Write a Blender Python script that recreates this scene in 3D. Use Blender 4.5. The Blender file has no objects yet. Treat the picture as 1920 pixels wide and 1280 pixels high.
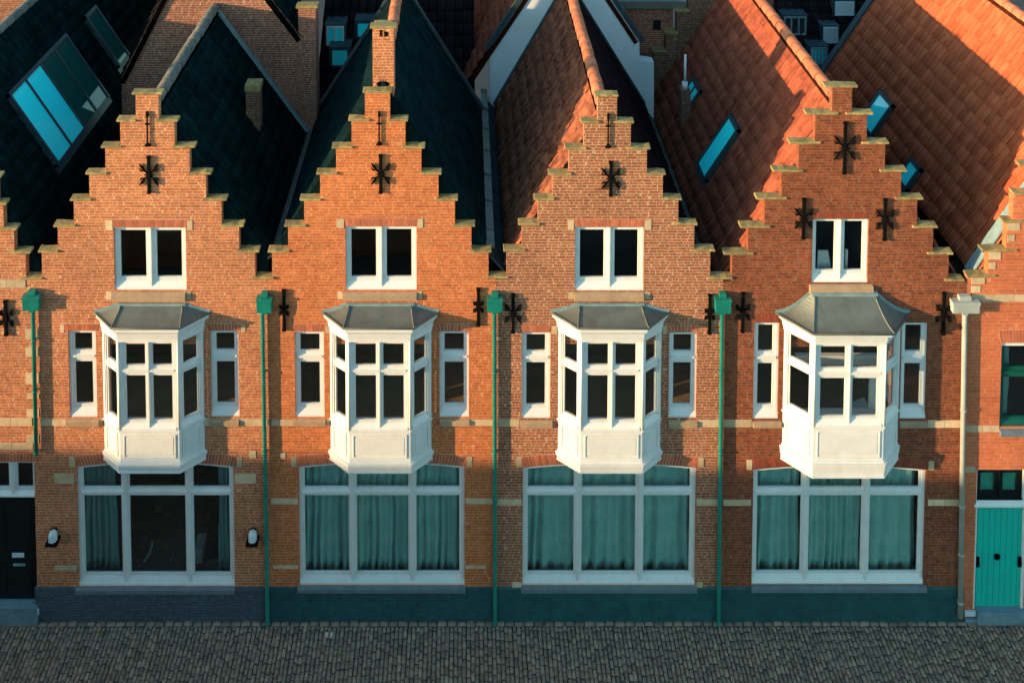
import bpy, math, random
from mathutils import Vector, Matrix
random.seed(7)
C = bpy.context.scene.collection
sc = bpy.context.scene
R = math.radians

# ------------------------------------------------------------------ camera
F = 1800.0                       # focal length in photo pixels (photo 1920 wide)
TH = math.atan(F/33000.0)        # slight downward pitch
PX, PY = 870.0, -720.0 + F*math.tan(TH)
D = 19.2
def _ray(px, py):
    return Vector(((px-PX)/F, math.cos(TH) - (py-PY)/F*math.sin(TH), -math.sin(TH) - (py-PY)/F*math.cos(TH)))
_r = _ray(PX, 1162)
H = -_r.z/_r.y*D
EYE = Vector((-1.0, -D, H))
cam = bpy.data.objects.new('camera', bpy.data.cameras.new('camera')); C.objects.link(cam)
cam.location = EYE; cam.rotation_euler = (math.pi/2-TH, 0, 0)
cam.data.sensor_width = 36; cam.data.lens = F/1920*36
cam.data.shift_x = (960-PX)/1920; cam.data.shift_y = -(640-PY)/1920
cam.data.clip_start = .1; cam.data.clip_end = 3000
sc.camera = cam

# ------------------------------------------------------------------ light
AZ, EL = R(72), R(8.8)        # azimuth away from the facade normal towards the left, elevation
w = bpy.data.worlds.new('World'); sc.world = w; w.use_nodes = True
nt = w.node_tree; nt.nodes.clear()
sky = nt.nodes.new('ShaderNodeTexSky'); sky.sky_type = 'NISHITA'; sky.sun_disc = False
sky.sun_elevation = EL; sky.sun_rotation = math.pi + AZ; sky.air_density = 1.0; sky.dust_density = .6; sky.ozone_density = 3.0
tint = nt.nodes.new('ShaderNodeMix'); tint.data_type = 'RGBA'; tint.blend_type = 'MULTIPLY'; tint.inputs[0].default_value = 1
tint.inputs[7].default_value = (.84, .98, .79, 1)
bg = nt.nodes.new('ShaderNodeBackground'); bg.inputs[1].default_value = .15
wo = nt.nodes.new('ShaderNodeOutputWorld')
nt.links.new(sky.outputs[0], tint.inputs[6]); nt.links.new(tint.outputs[2], bg.inputs[0]); nt.links.new(bg.outputs[0], wo.inputs[0])
sun = bpy.data.objects.new('sun', bpy.data.lights.new('sun', 'SUN')); C.objects.link(sun)
sun.data.energy = 2.4; sun.data.angle = R(.6); sun.data.color = (1, .69, .36)
SDIR = Vector((math.sin(AZ)*math.cos(EL), math.cos(AZ)*math.cos(EL), -math.sin(EL)))
sun.rotation_euler = SDIR.to_track_quat('-Z', 'Y').to_euler()
sc.view_settings.view_transform = 'Standard'; sc.view_settings.look = 'None'
sc.view_settings.exposure = 2.12; sc.view_settings.gamma = 1

# ------------------------------------------------------------------ measuring helpers
def at(px, py, Y=0.0):
    r = _ray(px, py); t = (Y+D)/r.y
    p = EYE + r*t
    return p.x, p.z
def X(px, py=700, Y=0.0): return at(px, py, Y)[0]
def Z(py, Y=0.0): return at(PX, py, Y)[1]

# ------------------------------------------------------------------ mesh helpers
class MB:
    def __init__(s): s.v = []; s.f = []; s.r = []; s.uv = []; s.sm = []
    def face(s, pts, r=.5, uv=None, smooth=False):
        i = len(s.v); s.v += [tuple(p) for p in pts]; s.f.append(tuple(range(i, i+len(pts))))
        s.r.append(r); s.uv.append(uv); s.sm.append(smooth)
    def box(s, x0, x1, y0, y1, z0, z1, T=None, r=.5, j=0):
        if x1 < x0: x0, x1 = x1, x0
        if y1 < y0: y0, y1 = y1, y0
        if z1 < z0: z0, z1 = z1, z0
        p = [Vector((a, b, c)) for c in (z0, z1) for b in (y0, y1) for a in (x0, x1)]
        if j: p = [q+Vector([random.uniform(-j, j) for _ in range(3)]) for q in p]
        if T: p = [T(q) for q in p]
        s.hexa(p, r)
    def hexa(s, p, r=.5):
        i = len(s.v); s.v += [tuple(q) for q in p]
        for f in ((0,1,5,4), (1,3,7,5), (3,2,6,7), (2,0,4,6), (4,5,7,6), (2,3,1,0)):
            s.f.append(tuple(i+k for k in f)); s.r.append(r); s.uv.append(None); s.sm.append(False)
    def prism(s, pts, y0, y1, T=None, r=.5):      # pts = (x,z) outline seen from the front, anticlockwise
        n = len(pts); a = [Vector((x, y0, z)) for x, z in pts]; b = [Vector((x, y1, z)) for x, z in pts]
        if T: a = [T(q) for q in a]; b = [T(q) for q in b]
        i = len(s.v); s.v += [tuple(q) for q in a+b]
        fs = [tuple(range(i, i+n)), tuple(range(i+2*n-1, i+n-1, -1))]
        for k in range(n): fs.append((i+(k+1) % n, i+k, i+n+k, i+n+(k+1) % n))
        for f in fs: s.f.append(f); s.r.append(r); s.uv.append(None); s.sm.append(False)
    def plan(s, pts, z0, z1, pts1=None, r=.5):    # vertical prism of a plan outline, optionally tapering to pts1
        n = len(pts); q = pts1 or pts
        i = len(s.v); s.v += [(x, y, z0) for x, y in pts]+[(x, y, z1) for x, y in q]
        fs = [tuple(range(i+n-1, i-1, -1)), tuple(range(i+n, i+2*n))]
        for k in range(n): fs.append((i+k, i+(k+1) % n, i+n+(k+1) % n, i+n+k))
        for f in fs: s.f.append(f); s.r.append(r); s.uv.append(None); s.sm.append(False)
    def tube(s, pts, rad, n=8, r=.5, smooth=True):
        pts = [Vector(p) for p in pts]
        if not isinstance(rad, (list, tuple)): rad = [rad]*len(pts)
        i = len(s.v)
        for k, p in enumerate(pts):
            d = (pts[min(k+1, len(pts)-1)]-pts[max(k-1, 0)]).normalized()
            a = d.cross(Vector((0, 1, 0)) if abs(d.y) < .9 else Vector((1, 0, 0))).normalized(); b = d.cross(a)
            for m in range(n):
                t = 2*math.pi*m/n; s.v.append(tuple(p+(a*math.cos(t)+b*math.sin(t))*rad[k]))
        for k in range(len(pts)-1):
            for m in range(n):
                s.f.append((i+k*n+m, i+(k+1)*n+m, i+(k+1)*n+(m+1) % n, i+k*n+(m+1) % n)); s.r.append(r); s.uv.append(None); s.sm.append(smooth)
        for f in (tuple(i+m for m in range(n)), tuple(i+(len(pts)-1)*n+m for m in range(n-1, -1, -1))):
            s.f.append(f); s.r.append(r); s.uv.append(None); s.sm.append(False)
    def build(s, name, mat, parent=None, bevel=0):
        me = bpy.data.meshes.new(name); me.from_pydata(s.v, [], s.f)
        o = bpy.data.objects.new(name, me); C.objects.link(o)
        me.materials.append(M[mat] if isinstance(mat, str) else mat)
        import bmesh
        bm = bmesh.new(); bm.from_mesh(me)
        if not getattr(s, 'open', False): bmesh.ops.recalc_face_normals(bm, faces=bm.faces)
        bm.to_mesh(me); bm.free()
        uvl = me.uv_layers.new(name='UVMap'); at_ = me.attributes.new('rnd', 'FLOAT', 'FACE')
        at_.data.foreach_set('value', s.r)
        for p in me.polygons:
            p.use_smooth = s.sm[p.index]; c = s.uv[p.index]; nn = p.normal
            for li in p.loop_indices:
                co = me.vertices[me.loops[li].vertex_index].co
                if c is not None: uvl.data[li].uv = c
                elif abs(nn.z) > .8: uvl.data[li].uv = (co.x, co.y)
                elif abs(nn.x) > abs(nn.y): uvl.data[li].uv = (co.y, co.z)
                else: uvl.data[li].uv = (co.x, co.z)
        if bevel:
            b = o.modifiers.new('bevel', 'BEVEL'); b.width = bevel; b.segments = 2
        if parent: put(o, parent)
        return o
def put(o, parent):
    bpy.context.view_layer.update()
    o.parent = parent; o.matrix_parent_inverse = parent_world(parent).inverted()
def parent_world(p):
    m = p.matrix_basis.copy(); q = p
    while q.parent: m = q.parent.matrix_basis @ q.matrix_parent_inverse @ m; q = q.parent
    return m
def thing(name, label, cat, loc=(0, 0, 0), group=None):
    o = bpy.data.objects.new(name, None); C.objects.link(o); o.location = loc
    o.empty_display_size = .3
    o['label'] = label; o['category'] = cat
    if group: o['group'] = group
    return o
def tag(o, label, cat, group=None):
    o['label'] = label; o['category'] = cat
    if group: o['group'] = group
    return o
def origin_to(o, p):             # move a top-level mesh's origin to p, geometry stays
    o.data.transform(Matrix.Translation(-Vector(p))); o.location = p

# ------------------------------------------------------------------ materials
M = {}
def new_mat(name):
    m = bpy.data.materials.new(name); m.use_nodes = True; n = m.node_tree
    return m, n, n.nodes['Principled BSDF']
def link(n, a, b): n.links.new(a, b)
def noise(n, scale, detail=4, vec=None, rough=.6):
    t = n.nodes.new('ShaderNodeTexNoise'); t.inputs['Scale'].default_value = scale; t.inputs['Detail'].default_value = detail
    t.inputs['Roughness'].default_value = rough
    if vec is not None: link(n, vec, t.inputs['Vector'])
    return t.outputs['Fac']
def ramp(n, fac, a, b, ca=(0, 0, 0, 1), cb=(1, 1, 1, 1)):
    r = n.nodes.new('ShaderNodeMapRange'); r.clamp = True; r.inputs[1].default_value = a; r.inputs[2].default_value = b
    r.inputs[3].default_value = ca if isinstance(ca, (int, float)) else 0; r.inputs[4].default_value = cb if isinstance(cb, (int, float)) else 1
    link(n, fac, r.inputs[0]); return r.outputs[0]
def mix(n, fac, a, b, mode='MIX'):
    m = n.nodes.new('ShaderNodeMix'); m.data_type = 'RGBA'; m.blend_type = mode
    for sock, val in ((m.inputs[0], fac), (m.inputs[6], a), (m.inputs[7], b)):
        if hasattr(val, 'is_output'): link(n, val, sock)
        elif isinstance(val, (tuple, list)): sock.default_value = tuple(val)+((1,) if len(val) == 3 else ())
        else: sock.default_value = val
    return m.outputs[2]
def scale_col(n, col, fac):
    m = n.nodes.new('ShaderNodeVectorMath'); m.operation = 'SCALE'
    link(n, col, m.inputs[0]); link(n, fac, m.inputs['Scale']); return m.outputs[0]
def bump(n, bsdf, h, strength, dist, prev=None):
    b = n.nodes.new('ShaderNodeBump'); b.inputs['Strength'].default_value = strength; b.inputs['Distance'].default_value = dist
    link(n, h, b.inputs['Height'])
    if prev: link(n, prev, b.inputs['Normal'])
    link(n, b.outputs[0], bsdf.inputs['Normal']); return b.outputs[0]
def attr(n, name='rnd'):
    a = n.nodes.new('ShaderNodeAttribute'); a.attribute_name = name; return a.outputs['Fac']

def brick_mat(name, c1, c2, mortar, msize=.011, bw=.185, rh=.0605, squash=.55, dirt=.35, c3=None, bmp=.7):
    m, n, b = new_mat(name)
    tc = n.nodes.new('ShaderNodeTexCoord'); uv = tc.outputs['UV']
    wob = n.nodes.new('ShaderNodeTexNoise'); wob.inputs['Scale'].default_value = 9; wob.inputs['Detail'].default_value = 2; link(n, uv, wob.inputs['Vector'])
    sub = n.nodes.new('ShaderNodeVectorMath'); sub.operation = 'SUBTRACT'; link(n, wob.outputs['Color'], sub.inputs[0]); sub.inputs[1].default_value = (.5, .5, .5)
    scl = n.nodes.new('ShaderNodeVectorMath'); scl.operation = 'SCALE'; scl.inputs['Scale'].default_value = .018; link(n, sub.outputs[0], scl.inputs[0])
    add0 = n.nodes.new('ShaderNodeVectorMath'); add0.operation = 'ADD'; link(n, uv, add0.inputs[0]); link(n, scl.outputs[0], add0.inputs[1])
    sp = n.nodes.new('ShaderNodeSeparateXYZ'); link(n, add0.outputs[0], sp.inputs[0])
    def mth(op, a, v=None, c=None):
        q = n.nodes.new('ShaderNodeMath'); q.operation = op; link(n, a, q.inputs[0])
        if hasattr(v, 'is_output'): link(n, v, q.inputs[1])
        elif v is not None: q.inputs[1].default_value = v
        if c is not None: q.inputs[2].default_value = c
        return q.outputs[0]
    row = mth('MULTIPLY', mth('FLOOR', mth('DIVIDE', sp.outputs[1], rh)), 3.71)
    cb = n.nodes.new('ShaderNodeCombineXYZ'); link(n, mth('MULTIPLY', sp.outputs[0], 4.5), cb.inputs[0]); link(n, row, cb.inputs[1])
    wn = n.nodes.new('ShaderNodeTexNoise'); wn.inputs['Scale'].default_value = 1; wn.inputs['Detail'].default_value = 0; link(n, cb.outputs[0], wn.inputs['Vector'])
    du = mth('MULTIPLY_ADD', wn.outputs['Fac'], .26, -.13)
    cb2 = n.nodes.new('ShaderNodeCombineXYZ'); link(n, mth('ADD', sp.outputs[0], du), cb2.inputs[0]); link(n, sp.outputs[1], cb2.inputs[1])
    add = cb2
    t = n.nodes.new('ShaderNodeTexBrick'); link(n, add.outputs[0], t.inputs['Vector'])
    t.inputs['Scale'].default_value = 1; t.inputs['Brick Width'].default_value = bw; t.inputs['Row Height'].default_value = rh
    t.inputs['Mortar Size'].default_value = msize; t.inputs['Mortar Smooth'].default_value = .25; t.inputs['Bias'].default_value = 0
    t.offset = .5; t.squash = squash; t.squash_frequency = 3
    t.inputs['Color1'].default_value = (*c1, 1); t.inputs['Color2'].default_value = (*c2, 1); t.inputs['Mortar'].default_value = (*mortar, 1)
    # occasional darker burnt patches, a few bricks across
    col = t.outputs['Color']
    n1 = noise(n, 7, 5, uv, .75); f = ramp(n, n1, .38, .68, 1.12, 1-dirt)
    col = scale_col(n, col, f)
    n2 = noise(n, .7, 3, uv); col = scale_col(n, col, ramp(n, n2, .3, .7, .86, 1.14))
    n4 = noise(n, 60, 2, uv); col = scale_col(n, col, ramp(n, n4, .3, .7, .8, 1.2))
    mp = n.nodes.new('ShaderNodeMapping'); mp.inputs['Scale'].default_value = (5, .35, 1); link(n, uv, mp.inputs[0])
    n3 = noise(n, 1.2, 4, mp.outputs[0]); col = mix(n, ramp(n, n3, .6, .8, 0, .4), col, c3 or (.30, .22, .15))
    link(n, col, b.inputs['Base Color']); b.inputs['Roughness'].default_value = .9; b.inputs['Specular IOR Level'].default_value = .15
    inv = n.nodes.new('ShaderNodeMath'); inv.operation = 'SUBTRACT'; inv.inputs[0].default_value = 1; link(n, t.outputs['Fac'], inv.inputs[1])
    p = bump(n, b, inv.outputs[0], bmp, .008)
    bump(n, b, noise(n, 45, 4, uv), .35, .006, p)
    M[name] = m
def rough_mat(name, c1, c2, scale=6, rough=.8, bs=.3, bscale=30, metal=0, spec=.3, rnd=0, coord='Object', lo=.35, hi=.65):
    m, n, b = new_mat(name)
    tc = n.nodes.new('ShaderNodeTexCoord'); v = tc.outputs[coord]
    col = mix(n, ramp(n, noise(n, scale, 5, v, .7), lo, hi, 0, 1), c1, c2)
    if rnd:
        col = scale_col(n, col, ramp(n, attr(n), -1.5, 1, .15, 1+rnd))
    link(n, col, b.inputs['Base Color']); b.inputs['Roughness'].default_value = rough; b.inputs['Metallic'].default_value = metal
    b.inputs['Specular IOR Level'].default_value = spec
    if bs: bump(n, b, noise(n, bscale, 4, v), bs, .006)
    M[name] = m; return m, n, b

brick_mat('brick_tan', (.53, .165, .064), (.41, .105, .046), (.57, .32, .185), msize=.0085, dirt=.3)
brick_mat('brick_orange', (.56, .152, .046), (.45, .098, .033), (.56, .26, .13), msize=.0075, dirt=.25)
brick_mat('brick_brown', (.37, .113, .050), (.26, .068, .036), (.46, .285, .175), msize=.0095, dirt=.3)
brick_mat('brick_red', (.30, .069, .028), (.19, .038, .019), (.22, .115, .065), msize=.009, dirt=.4)
brick_mat('brick_salmon', (.56, .145, .056), (.48, .11, .044), (.50, .20, .12), msize=.008, bw=.23, rh=.075, squash=1, dirt=.15)
brick_mat('brick_back', (.36, .10, .055), (.22, .06, .038), (.42, .26, .18), msize=.010, dirt=.4)
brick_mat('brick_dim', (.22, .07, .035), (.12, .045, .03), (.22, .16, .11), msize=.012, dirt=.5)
brick_mat('plinth_grey', (.085, .105, .125), (.065, .085, .105), (.045, .062, .075), msize=.008, dirt=.3, c3=(.10, .12, .13))
brick_mat('plinth_slate', (.030, .088, .095), (.024, .075, .084), (.022, .066, .075), msize=.008, dirt=.3, c3=(.05, .11, .115))
rough_mat('plinth_teal', (.009, .056, .060), (.020, .095, .095), 3.2, .65, .3, 14)
rough_mat('plinth_deep', (.008, .050, .052), (.018, .082, .082), 2.6, .65, .3, 14)
rough_mat('arch_brick', (.50, .13, .055), (.36, .085, .035), 8, .85, .3, 40, rnd=.28)
rough_mat('arch_brick_dark', (.29, .06, .025), (.20, .038, .018), 8, .85, .3, 40, rnd=.28)
rough_mat('mortar_light', (.62, .42, .29), (.50, .32, .21), 12, .95, .3, 60)
rough_mat('mortar_dark', (.20, .11, .07), (.14, .08, .05), 12, .95, .3, 60)
rough_mat('cream_stone', (.66, .47, .29), (.50, .35, .20), 5, .85, .3, 30, rnd=.12)
rough_mat('sill_stone', (.30, .20, .12), (.42, .27, .16), 4, .9, .5, 18)
rough_mat('bluestone', (.10, .13, .145), (.15, .18, .19), 4, .7, .3, 30)
rough_mat('step_stone', (.17, .24, .27), (.11, .17, .20), 4, .8, .3, 20)
rough_mat('coping', (.37, .255, .09), (.20, .148, .065), 9, .95, .8, 26, rnd=.18)
rough_mat('white_paint', (.70, .675, .635), (.61, .58, .53), 3.5, .5, .12, 18, spec=.35, lo=.45, hi=.8)
rough_mat('white_render', (.72, .74, .74), (.62, .65, .66), 1.2, .85, .15, 20)
rough_mat('lead', (.105, .108, .090), (.155, .162, .135), 2.2, .5, .3, 9, metal=.25, spec=.5)
rough_mat('lead_pale', (.26, .36, .36), (.18, .26, .27), 5, .5, .3, 14, metal=.2)
rough_mat('lead_dark', (.025, .045, .05), (.045, .07, .08), 4, .5, .3, 14, metal=.2)
rough_mat('green_paint', (.006, .14, .105), (.010, .19, .14), 2.5, .35, .05, 10, spec=.5)
rough_mat('grey_pipe', (.38, .39, .35), (.30, .32, .29), 3, .5, .1, 10)
rough_mat('iron', (.003, .003, .003), (.006, .005, .004), 12, .8, .3, 30, spec=.05)
rough_mat('black_paint', (.004, .006, .007), (.007, .010, .011), 3, .35, .02, 10)
rough_mat('teal_paint', (.0, .46, .34), (.01, .40, .30), 1.6, .45, .05, 10)
rough_mat('dark_green', (.005, .065, .045), (.008, .085, .06), 3, .35, .03, 10)
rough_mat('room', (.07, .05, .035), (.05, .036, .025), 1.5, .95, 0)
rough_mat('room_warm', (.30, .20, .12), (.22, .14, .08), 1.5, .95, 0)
rough_mat('curtain', (.32, .56, .49), (.19, .43, .38), 2, .9, .2, 40)
rough_mat('curtain_dark', (.14, .30, .28), (.11, .25, .23), 2, .9, .2, 40)
rough_mat('furniture', (.16, .20, .19), (.12, .15, .14), 2, .6, 0)
rough_mat('paper', (.55, .62, .64), (.5, .58, .6), 2, .6, 0)
TS = dict(spec=.0)
rough_mat('tile_lead', (.006, .022, .023), (.0025, .010, .011), 2, .85, .3, 40, rnd=.22, **TS)
rough_mat('tile_slate', (.006, .017, .018), (.003, .009, .010), 2, .85, .3, 40, rnd=.3, **TS)
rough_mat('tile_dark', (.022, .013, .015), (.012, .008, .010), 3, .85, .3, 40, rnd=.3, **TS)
rough_mat('tile_old', (.31, .105, .058), (.10, .036, .029), 5, .75, .5, 24, rnd=.3, **TS)
rough_mat('tile_red', (.32, .090, .050), (.20, .050, .034), 4, .7, .4, 24, rnd=.2, **TS)
rough_mat('tile_new', (.45, .118, .054), (.37, .084, .042), 3, .65, .3, 24, rnd=.10, **TS)
rough_mat('ridge_red', (.46, .15, .07), (.34, .10, .05), 6, .7, .4, 24, rnd=.2)
rough_mat('ridge_dull', (.16, .13, .10), (.10, .10, .09), 6, .7, .4, 24, rnd=.2)
rough_mat('cobble', (.29, .19, .125), (.15, .105, .078), 5, .8, .6, 35, rnd=.38, spec=.35)
rough_mat('joint', (.03, .034, .032), (.05, .05, .042), 8, .95, .5, 40)
rough_mat('asphalt', (.05, .05, .05), (.04, .04, .042), 2, .9, .3, 30)
rough_mat('yellow_tile', (.55, .42, .05), (.6, .6, .5), 60, .6, 0)
rough_mat('moss', (.25, .24, .02), (.08, .14, .02), 30, .9, .3, 40)
rough_mat('lamp_dome', (.62, .68, .66), (.50, .58, .57), 8, .25, .1, 30, spec=.6)
def glass_mat(name, tintc, refl=1.0, base=.0, rough=.02):
    m = bpy.data.materials.new(name); m.use_nodes = True; n = m.node_tree; n.nodes.clear()
    o = n.nodes.new('ShaderNodeOutputMaterial'); mx = n.nodes.new('ShaderNodeMixShader')
    tr = n.nodes.new('ShaderNodeBsdfTransparent'); tr.inputs[0].default_value = (*tintc, 1)
    gl = n.nodes.new('ShaderNodeBsdfGlossy'); gl.inputs['Roughness'].default_value = rough; gl.inputs['Color'].default_value = (refl, refl, refl, 1)
    fr = n.nodes.new('ShaderNodeFresnel')      # same reflectance on both faces of the pane
    ge = n.nodes.new('ShaderNodeNewGeometry'); ml = n.nodes.new('ShaderNodeMath'); ml.operation = 'MULTIPLY_ADD'; ml.inputs[1].default_value = -2; ml.inputs[2].default_value = 1
    link(n, ge.outputs['Backfacing'], ml.inputs[0]); pw = n.nodes.new('ShaderNodeMath'); pw.operation = 'POWER'; pw.inputs[0].default_value = 1.45
    link(n, ml.outputs[0], pw.inputs[1]); link(n, pw.outputs[0], fr.inputs[0])
    ad = n.nodes.new('ShaderNodeMath'); ad.operation = 'ADD'; ad.use_clamp = True; ad.inputs[1].default_value = base; link(n, fr.outputs[0], ad.inputs[0])
    link(n, ad.outputs[0], mx.inputs[0]); link(n, tr.outputs[0], mx.inputs[1]); link(n, gl.outputs[0], mx.inputs[2]); link(n, mx.outputs[0], o.inputs[0])
    M[name] = m
glass_mat('glass', (.94, .96, .95), .9, base=.01)
m, n, b = new_mat('skylight_glass')
b.inputs['Base Color'].default_value = (.01, .07, .055, 1); b.inputs['Coat Weight'].default_value = .1; b.inputs['Specular IOR Level'].default_value = .2; b.inputs['Roughness'].default_value = .05
M['skylight_glass'] = m
m, n, b = new_mat('sky_cyan_glass')  # opaque cyan base: reflected sky painted into the panes
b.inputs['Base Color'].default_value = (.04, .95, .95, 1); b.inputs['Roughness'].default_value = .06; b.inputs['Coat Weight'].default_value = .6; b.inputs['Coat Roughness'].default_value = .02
M['sky_cyan_glass'] = m

# ------------------------------------------------------------------ builders
def ident(q): return q
def frame_T(ox, oy, ang):        # local (s, n, z): s along the face, n into the wall; ang = plan angle of the face
    ca, sa = math.cos(ang), math.sin(ang)
    return lambda q: Vector((ox+q[0]*ca-q[1]*sa, oy+q[0]*sa+q[1]*ca, q[2]))

def wall(levels, openings, y0, y1):
    """levels: (z0,z1,x0,x1) stacked; openings: (x0,x1,z0,z1)"""
    zs = sorted({round(v, 4) for l in levels for v in l[:2]} | {round(v, 4) for o in openings for v in o[2:]})
    xs = sorted({round(v, 4) for l in levels for v in l[2:]} | {round(v, 4) for o in openings for v in o[:2]})
    def inside(xc, zc):
        ok = any(l[0] < zc < l[1] and l[2] < xc < l[3] for l in levels)
        return ok and not any(o[0] < xc < o[1] and o[2] < zc < o[3] for o in openings)
    nx, nz = len(xs)-1, len(zs)-1
    g = [[inside((xs[i]+xs[i+1])/2, (zs[k]+zs[k+1])/2) for k in range(nz)] for i in range(nx)]
    G = lambda i, k: 0 <= i < nx and 0 <= k < nz and g[i][k]
    b = MB()
    for i in range(nx):
        for k in range(nz):
            if not g[i][k]: continue
            a0, a1, c0, c1 = xs[i], xs[i+1], zs[k], zs[k+1]
            b.face([(a0, y0, c0), (a1, y0, c0), (a1, y0, c1), (a0, y0, c1)])
            b.face([(a1, y1, c0), (a0, y1, c0), (a0, y1, c1), (a1, y1, c1)])
            if not G(i-1, k): b.face([(a0, y1, c0), (a0, y0, c0), (a0, y0, c1), (a0, y1, c1)])
            if not G(i+1, k): b.face([(a1, y0, c0), (a1, y1, c0), (a1, y1, c1), (a1, y0, c1)])
            if not G(i, k+1): b.face([(a0, y0, c1), (a1, y0, c1), (a1, y1, c1), (a0, y1, c1)])
            if not G(i, k-1): b.face([(a0, y1, c0), (a1, y1, c0), (a1, y0, c0), (a0, y0, c0)])
    b.open = True
    return b

def window(parent, T, x0, x1, z0, z1, xm=(), zt=(), rec=.05, fw=.05, sw=.055, mw=.05, tw=.09, bh=.11, name='window',
           mat='white_paint', sashmat=None, rise=0, flat=False):
    """frame with mullions at xm and transoms at zt; sashes and panes become its children (or siblings when flat)"""
    b = MB(); d0, d1 = rec, rec+.09
    b.box(x0, x0+fw, d0, d1, z0+.01, z1, T); b.box(x1-fw, x1, d0, d1, z0+.01, z1, T)
    if rise:
        n_ = 12; zc = z1
        for k in range(n_):
            u0, u1 = -1+2*k/n_, -1+2*(k+1)/n_
            za, zb = z1-rise*u0*u0, z1-rise*u1*u1
            xa, xb = x0+fw+(x1-x0-2*fw)*(u0+1)/2, x0+fw+(x1-x0-2*fw)*(u1+1)/2
            b.prism([(xa, za-fw), (xb, zb-fw), (xb, zb), (xa, za)], d0, d1, T)
    else: b.box(x0+fw, x1-fw, d0, d1, z1-fw, z1, T)
    # sloping bottom rail
    p = [(d0-.035, z0), (d1, z0), (d1, z0+bh), (d0+.02, z0+bh), (d0-.035, z0+.035)]
    pts = [Vector((x, y, z)) for x in (x0, x1) for y, z in p]; pts = [T(q) for q in pts]; i = len(b.v); b.v += [tuple(q) for q in pts]
    fs = [(0, 1, 2, 3, 4), (9, 8, 7, 6, 5)]+[(k, k+5, (k+1) % 5+5, (k+1) % 5) for k in range(5)]
    for f in fs: b.f.append(tuple(i+k for k in f)); b.r.append(.5); b.uv.append(None); b.sm.append(False)
    for xc in xm:
        b.box(xc-mw/2, xc+mw/2, d0-.012, d1, z0+.02, z1-.003, T)
        b.box(xc-mw*.22, xc+mw*.22, d0-.026, d0-.012, z0+.01, z1-.02, T)
    xe = [x0+fw]+[v for xc in xm for v in (xc-mw/2, xc+mw/2)]+[x1-fw]
    ze = [z0+bh]+[v for zc in zt for v in (zc-tw/2, zc+tw/2)]+[z1-fw]
    for zc in zt:
        for c in range(0, len(xe), 2):
            b.box(xe[c], xe[c+1], d0+.003, d1, zc-tw/2, zc+tw/2, T)
            b.box(xe[c], xe[c+1], d0-.022, d0+.003, zc+tw*.02, zc+tw*.36, T)
    fr = b.build(name, mat, parent)
    holder = parent if flat else fr
    for c in range(0, len(xe), 2):
        for r_ in range(0, len(ze), 2):
            a0, a1, c0, c1 = xe[c], xe[c+1], ze[r_], ze[r_+1]
            s = MB(); e0, e1 = d0+.022, d0+.07
            s.box(a0, a0+sw, e0, e1, c0, c1, T); s.box(a1-sw, a1, e0, e1, c0, c1, T)
            s.box(a0+sw, a1-sw, e0, e1, c0, c0+sw*1.1, T); s.box(a0+sw, a1-sw, e0, e1, c1-sw*.8, c1, T)
            s.build('sash', sashmat or mat, holder)
            g = MB(); g.box(a0+sw-.005, a1-sw+.005, d0+.05, d0+.056, c0+sw*1.1-.005, c1-sw*.8+.005, T)
            g.build('glass_pane', 'glass', holder)
    return fr

def arch(parent, x0, x1, zs, h, rise=0, splay=.06, dark=False, y=0.0, y1=None, mortar=None):
    """row of upright bricks: soffit springs at zs (ends) and rises by rise; splayed ends"""
    n_ = max(5, int(round((x1-x0)/.066))); b = MB(); mb = MB()
    def pt(u, t):                # u 0..1 along, t 0..1 up
        k = 2*u-1
        return (x0+(x1-x0)*u+k*splay*t, zs+rise*(1-k*k)+h*t)
    g = .10/n_
    yy = .12 if y1 is None else y1
    for k in range(n_):
        u0, u1 = (k+.5)/n_-.5/n_+g, (k+.5)/n_+.5/n_-g
        q = [pt(u0, .02), pt(u1, .02), pt(u1, .98), pt(u0, .98)]
        b.prism(q, y-.005-random.random()*.002, y+yy, r=random.random())
        u0, u1 = k/n_, (k+1)/n_
        mb.prism([pt(u0, 0), pt(u1, 0), pt(u1, 1), pt(u0, 1)], y-.0015, y+yy-.002)
    o = b.build('brick_arch', 'arch_brick_dark' if dark else 'arch_brick', parent)
    mb.build('mortar_bed', mortar or ('mortar_dark' if dark else 'mortar_light'), o)
    return o
def stones(parent, name, rects, mat='cream_stone', proud=.008, maxlen=.42, y=0):
    for (x0, x1, z0, z1) in rects:
        b = MB()
        k = max(1, int(round((x1-x0)/maxlen)))
        for i in range(k):
            a0, a1 = x0+(x1-x0)*i/k, x0+(x1-x0)*(i+1)/k
            b.box(a0+(.004 if i else 0), a1-(.004 if i < k-1 else 0), y-proud-random.random()*.003, y+.05, z0, z1, r=random.random())
        b.build(name, mat, parent)

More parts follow.
